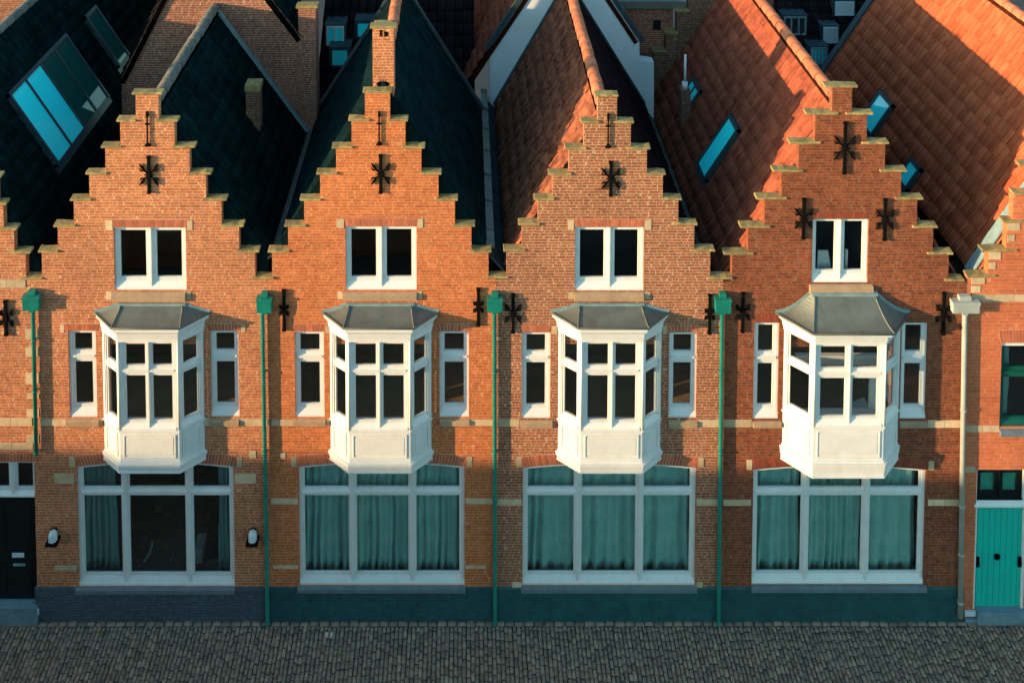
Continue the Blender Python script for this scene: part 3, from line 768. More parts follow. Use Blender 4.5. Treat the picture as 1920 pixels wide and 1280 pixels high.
# --- first house
attic1, sl1, sr1, low1 = (214, 349, 427, 544), (129, 181, 620, 782), (395, 448, 620, 781), (146, 439, 866, 1098)
h1 = base_house('stepped_gable_house', 'tan brick stepped gable house with dark green roof, grey brick plinth and two wall lamps', 74, 506, LV1, 'brick_tan', 'plinth_grey',
                openings=[attic1, sl1, sr1, low1, (205, 371, 645, 800)], depth=4.95)
W(h1, attic1, xm=(282,), rec=.05, fw=.035, sw=.075, mw=.07, bh=.155)
for r_ in (sl1, sr1): W(h1, r_, zt=(672,), rec=.05, fw=.045, sw=.06, tw=.13, bh=.17)
A(h1, 214, 349, 426.5, 411.5); S(h1, 'springer_stone', [(198, 211, 413, 431), (351, 361, 413, 431)])
sill(h1, 210, 349, 545, 562); S(h1, 'springer_stone', [(199, 209, 546, 561), (350, 358, 546, 561)])
A(h1, 122, 183, 619.5, 606.5); A(h1, 392, 450, 619.5, 606.5); S(h1, 'springer_stone', [(113, 120, 608, 623), (452, 460, 608, 622)])
sill(h1, 124, 187, 783, 797, proud=.05); sill(h1, 394, 449, 783, 797, proud=.05)
bands(h1, [(76, 123, 785, 797), (188, 193, 785, 797), (384, 393, 785, 797), (450, 505, 785, 797), (102, 139, 888, 905), (441, 480, 888, 905), (103, 144, 1059, 1068), (468, 480, 845, 858)])
lower_window(h1, 146, 439, 234, 354, 866, 1098); S(h1, 'springer_stone', [(130, 141, 856, 874), (444, 454, 856, 874)])
standard_bay(h1, 288, 194, 382, .61)
anchor(h1, 280, 291, 361); rod(h1, 277, 207, 273)
rf1 = roofs(h1, 'tile_lead', (286, 198), (92, 545), (502, 484), 4.9, 'ridge_dull', dict(tw=.24, th=.34, amp=.012, lift=.022, jit=.002, n=4))
verge(h1, rf1['r'], 4.9); verge(h1, rf1['l'], 4.9)
gutter(h1, 499, 486, 524, 466, 5.0, 'lead')
room(h1, X(90), X(495), Z(1095), Z(865), 3.4); room(h1, X(90), X(495), Z(800), Z(610), 2.0, 'room_warm'); room(h1, X(208), X(355), Z(560), Z(420), 1.5)
def wall_lamp(h, px, py):
    cx, cz = at(px, py, -.08); b = MB()
    b.box(cx-.125, cx+.125, -.215, 0, cz-.145, cz-.09); b.box(cx-.10, cx+.10, -.17, -.01, cz-.165, cz-.145)
    b.box(cx-.06, cx+.06, -.05, 0, cz-.095, cz+.08)
    o = b.build('wall_lamp', 'iron', h, bevel=.008)
    d = MB(); d.open = True; rings = []
    for q in range(9):
        t = q/8; z = cz-.09+(.24*t if t < .5 else .12+.07*math.sin((t-.5)*math.pi))
        rr = .088*(1-.08*t) if t < .5 else (.084*math.cos((t-.5)*math.pi)**.7 if t < 1 else .001)
        rings.append([Vector((cx+rr*(1+.04*math.cos(k*math.pi))*math.cos(2*math.pi*k/24), -.10+rr*(1+.04*math.cos(k*math.pi))*math.sin(2*math.pi*k/24), z)) for k in range(24)])
    for q in range(8):
        for k in range(24): d.face([rings[q][k], rings[q][(k+1) % 24], rings[q+1][(k+1) % 24], rings[q+1][k]])
    d.build('lamp_dome', 'lamp_dome', o)
wall_lamp(h1, 100, 1002); wall_lamp(h1, 474, 1002)
downpipe(h1, 492, 502, 588, 1170, 481, 509, 556, 587)
# small chimney on the right slope
u, v = hit(rf1['r'], 487, 250); p = rf1['r']['P']+Vector((0, u, 0))+rf1['r']['d']*v
ch = MB(); ch.box(p.x-.32, p.x, p.y, p.y+.32, p.z-.3, p.z+1.02); c_ = ch.build('chimney', 'brick_dim', h1)
cp = MB(); cp.box(p.x-.34, p.x+.02, p.y-.02, p.y+.34, p.z+1.02, p.z+1.16); cp.build('chimney_cap', 'coping', c_)

# --- second house
attic2, sl2, sr2, low2 = (648, 781, 425, 544), (553, 608, 622, 782), (824, 879, 621, 782), (561, 871, 866, 1096)
h2 = base_house('stepped_gable_house', 'orange brick stepped gable house with tall chimney on its gable top and slate roof', 506, 929, LV2, 'brick_orange', 'plinth_slate',
                openings=[attic2, sl2, sr2, low2, (630, 798, 645, 800)], depth=5.5)
W(h2, attic2, xm=(714.5,), rec=.05, fw=.035, sw=.075, mw=.07, bh=.155)
for r_ in (sl2, sr2): W(h2, r_, zt=(673,), rec=.05, fw=.045, sw=.06, tw=.13, bh=.17)
A(h2, 650, 781, 424, 409); S(h2, 'springer_stone', [(632, 645, 410, 427), (783, 793, 410, 427)])
sill(h2, 643, 782, 545, 560); S(h2, 'springer_stone', [(633, 642, 546, 560), (783, 791, 546, 560)])
A(h2, 550, 611, 621, 607.5); A(h2, 821, 882, 620.5, 607.5); S(h2, 'springer_stone', [(610, 619, 610, 624)])
sill(h2, 550, 611, 783, 796, proud=.05); sill(h2, 824, 881, 783, 796, proud=.05)
bands(h2, [(509, 549, 786, 797), (612, 618, 786, 797), (882, 928, 786, 797), (508, 559, 934, 944), (873, 928, 934, 944), (512, 559, 1059, 1065), (873, 911, 1059, 1065), (526, 535, 848, 859)])
lower_window(h2, 561, 871, 661, 773, 866, 1096); S(h2, 'springer_stone', [(546, 556, 855, 874), (875, 885, 855, 874)])
standard_bay(h2, 714, 620, 809, .63)
anchor(h2, 714, 288, 361); rod(h2, 711, 207, 271); anchor(h2, 533, 541, 618, .5); anchor(h2, 897, 538, 609, .55)
rf2 = roofs(h2, 'tile_slate', (717, 156), (522, 462), (912, 460), 5.5, 'ridge_red', dict(tw=.2, th=.16, lift=.008, jit=.0015, profile='flat', gap=.006), rs=.36)
verge(h2, rf2['r'], 5.5, 'lead_dark'); verge(h2, rf2['l'], 5.5, 'lead_dark')
gutter(h2, 913, 470, 952, 512, 6.8, 'lead_dark', drop=.12); gutter(h2, 912, 464, 928, 468, 6.8, 'lead', drop=.02)
room(h2, X(522), X(915), Z(1095), Z(865), 3.4); room(h2, X(522), X(915), Z(800), Z(610), 2.0, 'room_warm'); room(h2, X(642), X(788), Z(560), Z(418), 1.5)
chb = MB(); a0, z0 = at(699, 163, .16); a1, z1 = at(738, 53, .16); chb.box(a0, a1, .16, .52, z0-.4, z1)
c_ = chb.build('chimney', 'brick_tan', h2)
cp = MB(); b0, _ = at(694, 53, .14); b1, _ = at(744, 53, .14); cp.box(b0, b1, .12, .33, z1, z1+.05); cp.box(a0+.03, a1-.03, .33, .5, z1, z1+.03); cp.build('chimney_cap', 'coping', c_, bevel=.012)
vt = MB()
for (a, b_, c, d) in ((712, 716, 57, 69), (720, 727, 60, 69)):
    xx0, zz0 = at(a, d, .15); xx1, zz1 = at(b_, c, .15); vt.box(xx0, xx1, .152, .165, zz0, zz1)
vt.build('chimney_vent', 'iron', c_)
downpipe(h2, 927, 928, 588, 1170, 914, 942, 556, 586)

# --- third house
attic3, sl3, sr3, low3 = (1078, 1207, 426, 545), (978, 1032, 623, 784), (1254, 1306, 623, 783), (980, 1304, 868, 1096)
h3 = base_house('stepped_gable_house', 'brown brick stepped gable house with pale mortar and worn red pantile roof', 929, 1352, LV3, 'brick_brown', 'plinth_teal',
                openings=[attic3, sl3, sr3, low3, (1058, 1229, 645, 800)], depth=6.8)
W(h3, attic3, xm=(1143,), rec=.05, fw=.035, sw=.075, mw=.07, bh=.155)
for r_ in (sl3, sr3): W(h3, r_, zt=(674,), rec=.05, fw=.045, sw=.06, tw=.13, bh=.17)
A(h3, 1079, 1206, 425, 410.5); S(h3, 'springer_stone', [(1065, 1076, 412, 430), (1209, 1221, 412, 430)])
sill(h3, 1076, 1207, 546, 561); S(h3, 'springer_stone', [(1065, 1075, 547, 560), (1209, 1219, 547, 560)])
A(h3, 980, 1030, 622, 609.5); A(h3, 1254, 1306, 622, 609); S(h3, 'springer_stone', [(1034, 1045, 611, 625), (1243, 1250, 611, 625)])
sill(h3, 976, 1036, 785, 799, proud=.05); sill(h3, 1253, 1307, 785, 799, proud=.05)
bands(h3, [(933, 974, 785, 799), (1308, 1350, 786, 800), (933, 978, 935, 946), (1306, 1350, 935, 946), (961, 978, 1090, 1101), (1306, 1317, 1091, 1101)])
lower_window(h3, 980, 1304, 1084, 1200, 868, 1096, dark=False); S(h3, 'springer_stone', [(968, 978, 857, 874), (1309, 1319, 857, 874)])
standard_bay(h3, 1143, 1048, 1240, .63)
anchor(h3, 1145, 301, 366); rod(h3, 1140, 211, 276); anchor(h3, 962, 549, 622, .9); anchor(h3, 1330, 550, 624, .55)
rf3 = roofs(h3, 'tile_old', (1131, 204), (950, 508), (1319, 505), 6.8, 'ridge_red', dict(tw=.155, th=.40, amp=.045, lift=.022, jit=.012), linm='tile_dark', rmat='tile_dark')  # right slope takes a darker tile, its shade put into the colour
verge(h3, rf3['r'], 6.8, 'lead_dark'); verge(h3, rf3['l'], 6.8, 'lead_dark')
gutter(h3, 1319, 505, 1350, 545, 8.0, 'lead')
room(h3, X(945), X(1340), Z(1095), Z(866), 3.4); room(h3, X(945), X(1340), Z(800), Z(612), 2.0, 'room_warm'); room(h3, X(1072), X(1213), Z(560), Z(419), 1.5)
downpipe(h3, 1354, 1347, 589, 1170, 1342, 1371, 557, 588)

# --- fourth house
attic4, sl4, sr4, low4 = (1523, 1628, 411, 530), (1413, 1460, 605, 785), (1689, 1738, 605, 785), (1410, 1738, 872, 1095)
h4 = base_house('stepped_gable_house', 'dark red brick stepped gable house with five black anchors and a larger white bay', 1352, 1806, LV4, 'brick_red', 'plinth_deep',
                openings=[attic4, sl4, sr4, (1411, 1734, 872, 1095), (1482, 1672, 650, 795)], depth=8)
W(h4, attic4, xm=(1576,), rec=.05, fw=.03, sw=.065, mw=.07, bh=.15)
for r_ in (sl4, sr4): W(h4, r_, zt=(675,), rec=.05, fw=.05, sw=.055, tw=.15, bh=.19)
A(h4, 1525, 1626, 410, 396, dark=True); A(h4, 1415, 1460, 604.5, 588, dark=True, splay=.02)
sill(h4, 1517, 1636, 531, 547)
sill(h4, 1411, 1465, 787, 799, proud=.05); sill(h4, 1686, 1739, 787, 799, proud=.05)
bands(h4, [(1357, 1409, 786, 800), (1740, 1802, 787, 801), (1356, 1408, 936, 947), (1740, 1802, 936, 947)])
lower_window(h4, 1411, 1734, 1511, 1625, 872, 1095, dark=True); S(h4, 'springer_stone', [(1400, 1410, 861, 880), (1741, 1751, 864, 880)])
bay(h4, 1577, (X(1685)-X(1468))/2, .72, .42, Z(549), Z(622.5, -.5), Z(645, -.42), Z(803, -.42), Z(866, -.42), Z(893, -.42), rt_hw=.68, eave=.20, ytr=Z(702, -.42), wallL=None, prof=1.8, topd=.10)
bw4 = [c_ for c_ in h4.children if c_.name.startswith('bay_window')][0]
m_ = MB(); m_.box(X(1492, 674, .03), X(1662, 674, .03), .03, .12, Z(684, .03), Z(667, .03)); m_.build('inner_beam', 'white_paint', bw4)
m_ = MB(); m_.box(X(1631, 760, .03), X(1643, 760, .03), .03, .12, Z(798, .03), Z(684.3, .03)); m_.build('inner_jamb', 'white_paint', bw4)
anchor(h4, 1583, 227, 325, 1.15); anchor(h4, 1506, 370, 446, .95); anchor(h4, 1658, 371, 449, .95); anchor(h4, 1392, 546, 621, .75); anchor(h4, 1768, 546, 625, .85)
rf4 = roofs(h4, 'tile_red', (1582, 205), (1350, 545), (1812, 545), 8.0, 'ridge_red', dict(tw=.16, th=.36, amp=.05, lift=.016, jit=.006), linm='tile_dark')
verge(h4, rf4['l'], 8.0, 'lead_dark')
room(h4, X(1370), X(1792), Z(1095), Z(868), 3.4); room(h4, X(1370), X(1792), Z(800), Z(600), 2.0, 'room_warm'); room(h4, X(1517), X(1634), Z(545), Z(405), 1.5)
downpipe(h4, 1809, 1800, 592, 1166, 1787, 1837, 562, 588, mat='grey_pipe', r=.052, foot=False, brackets=(770, 950, 1040, 1130))

# --- neighbour cut off at the left edge
LV0 = [(128, -182, -118, [(-190, -112)]), (182, -215, -95, [(-222, -182), (-122, -85)]), (234, -248, -64, [(-256, -214), (-92, -56)]), (284, -280, -35, [(-288, -246), (-64, -26)]),
       (334, -312, -7, [(-320, -278), (-36, 2)]), (385, -340, 6, [(-348, -308), (-22, 12)]), (432, -345, 26, [(-352, -336), (-2, 32)]), (476, -350, 48, [(14, 57)]), (525, -350, 74, [(36, 79)])]
h0 = base_house('stepped_gable_house', 'brick stepped gable house at the left edge with black door and pale corner stones', -350, 74, LV0, 'brick_tan', 'plinth_grey',
                openings=[(-40, 67, 866, 1132)], depth=12, plinth_gaps=[(-40, 67)])
W(h0, (-40, 67, 866, 933), xm=(22,), rec=.05, fw=.03, sw=.06, mw=.06, bh=.10)
A(h0, -42, 67, 865, 849, splay=.02)
bands(h0, [(-60, 48, 524, 539), (-60, 60, 783, 797), (-60, 62, 830, 842)])
S(h0, 'quoin', [(48, 73, 616, 635), (48, 73, 650, 667), (48, 73, 698, 719), (51, 73, 737, 747), (50, 73, 766, 781), (50, 73, 814, 830)], maxlen=.6)
anchor(h0, 12, 561, 627, .8)
d_ = MB(); x0, x1 = X(-38, 1030, .08), X(65, 1030, .08); z0, z1 = Z(1130, .08), Z(934, .08)
d_.box(x0, x1, .09, .13, z0, z1)
for c0, c1 in ((.06, .42), (.50, .94)):
    for a0, a1 in ((.06, .47), (.53, .94)):
        d_.box(x0+(x1-x0)*a0, x0+(x1-x0)*a1, .075, .09, z0+(z1-z0)*c0, z0+(z1-z0)*c1)
do = d_.build('door', 'black_paint', h0, bevel=.006)
m_ = MB(); xa, za = at(23, 1044, .07); xb, zb = at(45, 1036, .07); m_.box(xa, xb, .062, .075, za, zb); m_.build('name_plate', 'paper', do)
m_ = MB(); xa, za = at(25, 1060, .07); xb, zb = at(47, 1056, .07); m_.box(xa, xb, .060, .075, za, zb); m_.build('mail_slot', 'lead_pale', do)
st = MB(); st.box(X(-60, 1140), X(72, 1140), -.10, .15, -.03, Z(1131)+.01); st.build('doorstep', 'step_stone', h0, bevel=.01)
wpx = MB(); wpx.box(X(69, 1140), X(74.5, 1140), -.06, 0, .18, .30); wpx.build('guard_stone', 'paper', h0)
rf0 = roofs(h0, 'tile_lead', (-150, 190), (-345, 480), (70, 500), 12, 'ridge_dull', dict(tw=.24, th=.34, amp=.014, lift=.024, jit=.002, n=4), left=False)
pl = rf0['r']
cs = [hit(pl, *q) for q in ((3, 184), (112, 72), (205, 182), (105, 308))]
skylight(h0, pl, (cs[0][0]+cs[3][0])/2, (cs[1][0]+cs[2][0])/2, (cs[0][1]+cs[1][1])/2, (cs[2][1]+cs[3][1])/2, panes=4, label='wide roof window of four tall panes', gm=('sky_cyan_glass', 'sky_cyan_glass', 'skylight_glass', 'skylight_glass'))
cs = [hit(pl, *q) for q in ((148, 34), (166, 26), (236, 104), (224, 130))]
skylight(h0, pl, (cs[0][0]+cs[3][0])/2, (cs[0][0]+cs[3][0])/2+.75, (cs[0][1]+cs[1][1])/2, (cs[2][1]+cs[3][1])/2, panes=1, label='single roof window higher up the slope', gm='skylight_glass')
gutter(h0, 70, 506, 92, 534, 12, 'lead_dark')
room(h0, X(-60), X(66), Z(1130), Z(864), 2.5)
downpipe(h0, 62, 68, 584, 862, 42, 73, 552, 583, foot=False, brackets=(640, 735, 850))

# --- neighbour cut off at the right edge
LV5 = [(100, 2060, 2130, [(2050, 2140)]), (154, 2026, 2164, [(2010, 2070), (2120, 2172)]), (207, 1994, 2196, [(1976, 2036), (2154, 2206)]), (260, 1962, 2228, [(1944, 2004), (2186, 2238)]),
       (313, 1930, 2262, [(1912, 1974), (2218, 2270)]), (366, 1900, 2290, [(1900, 1942), (2252, 2300)]), (418, 1888, 2320, [(1880, 1930), (2280, 2330)]), (472, 1853, 2350, [(1841, 1908)]), (520, 1820, 2350, [(1813, 1868)])]
h5 = base_house('stepped_gable_house', 'salmon red brick stepped gable house at the right edge with teal plank door', 1806, 2350, LV5, 'brick_salmon', None,
                openings=[(1876, 2010, 643, 800), (1828, 1924, 880, 1142)], plinth_y=1158, depth=9)
W(h5, (1876, 2010, 643, 800), xm=(1943,), zt=(703,), rec=.06, fw=.05, sw=.05, tw=.12, bh=.10, mat='dark_green')
m_ = MB(); m_.box(X(1876, 645), X(2010, 645), .03, .058, Z(650), Z(643.5)); m_.build('window_head', 'white_paint', h5)
A(h5, 1876, 2010, 642, 618, dark=False); sill(h5, 1873, 2012, 801, 814, 'bluestone')
bands(h5, [(1822, 2100, 552, 565), (1810, 1873, 797, 809), (1808, 1828, 874, 885)])
S(h5, 'quoin', [(1821, 1846, 520, 532), (1821, 1838, 536, 548), (1854, 1876, 472, 486), (1854, 1866, 492, 504), (1889, 1912, 418, 432), (1889, 1902, 440, 452)], maxlen=.6)
W(h5, (1828, 1924, 877, 950), rec=.02, fw=.055, sw=.001, bh=.13)
W(h5, (1833, 1918, 884, 938), xm=(1875.5,), rec=.045, fw=.02, sw=.075, mw=.02, bh=.05, mat='black_paint')
fj = MB()
for a, b_ in ((1828, 1831), (1918, 1924)): fj.box(X(a, 1040), X(b_, 1040), .02, .12, Z(1142), Z(951))
fj.build('door_frame', 'white_paint', h5)
d_ = MB(); x0, x1 = X(1831, 1040, .07), X(1918, 1040, .07); z0, z1 = Z(1141, .07), Z(951, .07); nb = 8
for q in range(nb): d_.box(x0+(x1-x0)*q/nb+.004, x0+(x1-x0)*(q+1)/nb-.004, .065, .10, z0, z1)
d_.box(x0, x1, .075, .11, z0, z1); do = d_.build('door', 'teal_paint', h5)
k_ = MB(); cx, cz = at(1869, 1042, .06); k_.tube([(cx, .066, cz), (cx, .04, cz), (cx, .02, cz)], [.05, .07, .05], 14); k_.build('door_knob', 'iron', do)
for px_ in (1833, 1911):
    k_ = MB(); cx, cz = at(px_, 1052, .06); k_.tube([(cx, .05, cz-.10), (cx, .02, cz-.03), (cx, .02, cz+.03), (cx, .05, cz+.10)], [.025, .022, .022, .025], 8); k_.box(cx-.03, cx+.03, .045, .065, cz-.11, cz+.11); k_.build('door_handle', 'iron', do)
gd = MB(); gd.box(X(1834, 910), X(1917, 910), .13, .15, Z(936), Z(886)); gd.build('window_blind', 'teal_paint', h5)
st = MB(); st.box(X(1829, 1150), X(1926, 1150), -.09, .13, -.03, Z(1142)+.01); st.box(X(1808, 1150), X(2020, 1150), -.05, 0, -.03, .07); st.build('doorstep', 'step_stone', h5, bevel=.01)
S(h5, 'guard_stone', [(1808, 1828, 1143, 1152)], mat='paper', proud=.03)
rf5 = roofs(h5, 'tile_new', (2095, 160), (1835, 530), (2345, 530), 9.0, 'ridge_red', dict(tw=.19, th=.36, amp=.035, lift=.020, jit=.004))
verge(h5, rf5['l'], 9.0, 'lead_dark', .22)
fl = MB(); pl5 = rf5['l']; T5 = lambda q: pl5['P']+Vector((0, 1, 0))*q[0]+pl5['d']*q[1]+pl5['n']*q[2]
fl.box(.16, .42, 0, pl5['L'], .07, .10, T5); fl.build('lead_flashing', 'lead_pale', h5)
room(h5, X(1830), X(2030), Z(1140), Z(878), 2.4); room(h5, X(1850), X(2030), Z(805), Z(640), 2.4)
# skylights, placed on their slopes from their corners in the photo
def place_sky(h, pl, corners, panes=1, label=None, wmin=.5, fmat='lead_dark'):
    cs = [hit(pl, *q) for q in corners]
    us = sorted(c[0] for c in cs); vs = sorted(c[1] for c in cs)
    u0, u1, v0, v1 = (us[0]+us[1])/2, (us[2]+us[3])/2, (vs[0]+vs[1])/2, (vs[2]+vs[3])/2
    if u1-u0 < wmin: c = (u0+u1)/2; u0, u1 = c-wmin/2, c+wmin/2
    return skylight(h, pl, u0, u1, v0, v1, panes, fmat, label)
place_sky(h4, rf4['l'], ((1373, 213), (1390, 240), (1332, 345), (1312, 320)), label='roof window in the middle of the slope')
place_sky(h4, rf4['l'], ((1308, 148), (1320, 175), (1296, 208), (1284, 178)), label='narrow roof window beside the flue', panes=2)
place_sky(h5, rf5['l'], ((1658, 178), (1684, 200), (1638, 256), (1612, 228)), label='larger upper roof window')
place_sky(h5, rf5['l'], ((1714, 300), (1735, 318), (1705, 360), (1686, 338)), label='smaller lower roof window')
# brick stack with steel flue on the fourth house's left slope
u, v = hit(rf4['l'], 1283, 238); p = rf4['l']['P']+Vector((0, u, 0))+rf4['l']['d']*v
ch = MB(); ch.box(p.x-.08, p.x+.16, p.y, p.y+.3, p.z-.25, p.z+.95); c_ = ch.build('chimney', 'brick_dim', h4)
fl_ = MB(); fl_.tube([(p.x+.04, p.y+.15, p.z+.95), (p.x+.04, p.y+.15, p.z+1.12)], .075, 12); fl_.tube([(p.x+.04, p.y+.15, p.z+1.1), (p.x+.04, p.y+.15, p.z+1.85)], .03, 10); fl_.build('flue_pipe', 'white_render', c_)

# ------------------------------------------------------------------ curtains and things seen through the glass
zt, zb = Z(858, .26), Z(1074, .26)
def cz(y): return Z(y, .26)
for (nm, cols) in (('second house from the left', ((567, 655), (663, 771), (776, 868))), ('brown brick third house', ((984, 1080), (1088, 1197), (1204, 1298))), ('dark red brick fourth house', ((1412, 1506), (1514, 1620), (1628, 1728)))):
    for k, (a, b_) in enumerate(cols):
        curtain(a, b_, zt, zb, 'sheer teal curtain behind the %s panes of the %s\'s ground-floor window' % (('left', 'middle', 'right')[k], nm), waves=random.choice((5, 6, 7, 9)), flare=random.uniform(.0, .10), amp=random.uniform(.05, .075), Y=.31)
curtain(150, 208, zt, zb, 'heavy green drape gathered at the left side of the lamp-flanked dark window', 'curtain_dark', waves=5, amp=.05, flare=.12, Y=.34, group='drapes in the dark window')
curtain(404, 436, zt, zb, 'heavy green drape gathered at the right side of the lamp-flanked dark window', 'curtain_dark', waves=4, amp=.04, flare=.05, Y=.34, group='drapes in the dark window')
curtain(1880, 1895, Z(650, .26), Z(790, .26), 'narrow pale curtain at the left of the dark green upper window', 'curtain_dark', waves=2, amp=.02, group=None)
m_ = MB(); xa, za = at(366, 1078, .5); xb, zb_ = at(380, 1026, .5); m_.box(xa, xb, .45, .8, za, zb_); m_.box(xa-.01, xb+.01, .44, .81, zb_, zb_+.02)
for q in range(3): m_.box(xa+.01, xb-.01, .443, .45, za+.05+q*.18, za+.2+q*.18)
o = m_.build('cabinet', 'furniture'); origin_to(o, (xa, .6, za)); tag(o, 'small pale cabinet standing inside the lamp-flanked dark window', 'cabinet')
m_ = MB(); pts = []
for q in range(9):
    xx, zz = at(246+40*math.sin(q/8*1.5), 1064-56*(1-math.cos(q/8*1.5)), .5); pts.append((xx, .5, zz))
m_.tube(pts, [.02, .03, .035, .035, .03, .03, .025, .02, .01], 8); xx, zz = at(262, 1072, .5); m_.tube([(xx-.12, .5, zz), (xx+.25, .5, zz+.01)], [.06, .03], 10)
o = m_.build('bird_ornament', 'furniture'); origin_to(o, pts[0]); tag(o, 'pale curved ornament on the sill inside the middle pane of the dark window', 'ornament')
def leaning(px0, px1, y0, y1, label, name='board', cat='board', skew=0, Y=.3):
    xa, za = at(px0, y1, Y); xb, zb2 = at(px1, y0, Y); m_ = MB()
    m_.prism([(xa, za), (xb+skew, za), (xb, zb2), (xa+skew*.3, zb2)], Y, Y+.03)
    o = m_.build(name, 'paper'); origin_to(o, (xa, Y, za)); tag(o, label, cat)
leaning(1531, 1553, 470, 512, 'pale board leaning inside the left sash of the fourth house attic window', skew=.08)
leaning(1584, 1590, 468, 511, 'narrow pale board leaning inside the right sash of the fourth house attic window')
m_ = MB(); xa, za = at(1597, 790, .1); m_.hexa([Vector(q) for q in ((xa, .1, za), (xa+.42, .1, za+.12), (xa, .5, za), (xa+.42, .5, za+.12), (xa, .1, za+.02), (xa+.42, .1, za+.2), (xa, .5, za+.02), (xa+.42, .5, za+.2))])
o = m_.build('paper_stack', 'paper'); origin_to(o, (xa, .1, za)); tag(o, 'white paper lying open behind the right panes of the largest bay', 'paper')

# ------------------------------------------------------------------ buildings behind the row
def at3(px, py, Y): a = at(px, py, Y); return Vector((a[0], Y, a[1]))
def poly(px_pts, Y): return [at(a, b_, Y) for a, b_ in px_pts]
# brick gable behind the first house
Y = 4.95
hA = thing('brick_gable_house', 'brick house with plain gable and tall chimney behind the dark green roof', 'house', (X(400, 100, Y), Y, 0))
pp = poly([(228, 145), (300, 0), (384, -162), (513, 2), (561, 66), (594, 70)], Y)
m_ = MB(); m_.prism([(pp[0][0], 0), (pp[-1][0], 0)]+pp[::-1], Y, Y+.3); m_.build('gable_wall', 'brick_back', hA)
apx = Vector((pp[2][0], 0, pp[2][1]))
for (q, nm) in ((pp[0], 'l'), (pp[4], 'r')):
    e = Vector((q[0], 0, q[1])); d = e-apx; L = d.length+.15
    tiles(hA, 'roof', 'tile_dark' if nm == 'l' else 'tile_lead', apx+Vector((0, Y-.06, .05)), (0, 1, 0), d, 7, L, tw=.24, th=.33, amp=.03, lift=.03, n=4)
ridge(hA, 'ridge_dull', apx+Vector((0, Y-.06, .1)), (0, 1, 0), 7)
m_ = MB(); a0, a1 = at(561, 225, 4.9), at(592, 15, 4.9); m_.box(a0[0], a1[0], 4.9, 5.4, 2, a1[1]); c_ = m_.build('chimney', 'brick_back', hA)
m_ = MB(); m_.box(a0[0]-.05, a1[0]+.05, 4.85, 5.12, a1[1], a1[1]+.07); m_.build('chimney_cap', 'coping', c_)
# roof with windows behind the second house
def facing_roof(h, x0, x1, Y0, z0, Y1, z1, mat, **k):
    al = Vector((1, 0, 0)); up = Vector((0, Y1-Y0, z1-z0)); P = Vector((x0, Y1, z1)); d = -up
    tiles(h, 'roof', mat, P, al, d, x1-x0, d.length, **k)
    n_ = al.cross(d.normalized()); n_ = n_ if n_.z > 0 else -n_
    return dict(P=P, d=d.normalized(), n=n_, al=al)
def fwin(h, pl, px0, px1, py0, py1, Yoff=.0, frame='white_paint', glassm='glass', nx=1, label=None, depth=.25, body='lead_dark'):
    """small upright dormer window standing out of a street-facing slope"""
    r = _ray((px0+px1)/2, py1); t = (pl['P']-EYE).dot(pl['n'])/r.dot(pl['n']); p = EYE+r*t; Yw = p.y-.05
    x0, z0 = at(px0, py1, Yw); x1, z1 = at(px1, py0, Yw)
    b = MB(); f = .045
    b.box(x0-.05, x1+.05, Yw+.03, Yw+1.2, z0-.05, z1+.04); o = b.build('dormer', body, h)
    if label: o['label'] = label
    w_ = MB(); w_.box(x0, x1, Yw, Yw+.03, z0, z0+f); w_.box(x0, x1, Yw, Yw+.03, z1-f, z1)
    for k in range(nx+1):
        xx = x0+(x1-x0)*k/nx; xx = min(max(xx, x0+f/2), x1-f/2); w_.box(xx-f/2, xx+f/2, Yw+.001, Yw+.03, z0+f, z1-f)
    w_.build('window_frame', frame, o)
    g = MB(); g.box(x0+f, x1-f, Yw+.018, Yw+.026, z0+f, z1-f); g.build('glass_pane', glassm, o)
hB = thing('dark_roofed_house', 'house with dark pantiled roof and small dormers behind the slate roof', 'house', (X(720, 60, 8), 8, 0))
xa, xb = X(596, 60, 7.6), X(890, 60, 7.6)
plB = facing_roof(hB, xa, xb, 6.6, Z(240, 6.6), 10.5, Z(-130, 10.5), 'tile_dark', tw=.26, th=.36, amp=.05, lift=.04)
m_ = MB(); m_.box(xa+.1, xb-.1, 6.8, 10.4, 0, Z(250, 6.6)); m_.build('front_wall', 'brick_dim', hB)
fwin(hB, plB, 612, 645, 50, 86, label='pale framed dormer window', nx=2, glassm='sky_cyan_glass')
fwin(hB, plB, 620, 654, 92, 126, frame='lead_dark', glassm='sky_cyan_glass', label='cyan dormer window')
fwin(hB, plB, 668, 700, 42, 72, frame='lead_dark', glassm='sky_cyan_glass', label='cyan dormer window under the ridge')
# white rendered gable with red roof behind the third house
Y = 6.85
hC = thing('white_gable_house', 'white rendered gable house with red tiled roof behind the worn pantile roof', 'house', (X(1063, 60, Y), Y, 0))
pp = poly([(918, 200), (918, 94), (1063, -125), (1199, 80), (1199, 113), (1226, 117), (1226, 200)], Y)
m_ = MB(); m_.prism([(pp[0][0], 0), (pp[-1][0], 0)]+pp[::-1], Y, Y+.3); m_.build('gable_wall', 'white_render', hC)
apx = Vector((pp[2][0], 0, pp[2][1])); e = Vector((at(845, 200, Y)[0], 0, at(845, 200, Y)[1]))
tiles(hC, 'roof', 'tile_red', apx+Vector((0, Y-.03, .05)), (0, 1, 0), e-apx, 6, (e-apx).length, tw=.22, th=.30, amp=.03, lift=.03, jit=.003)
e = Vector((at(1199, 80, Y)[0], 0, at(1199, 80, Y)[1]))
tiles(hC, 'roof', 'tile_red', apx+Vector((0, Y-.03, .05)), (0, 1, 0), e-apx, 6, (e-apx).length, tw=.22, th=.30, amp=.03, lift=.03, jit=.003)
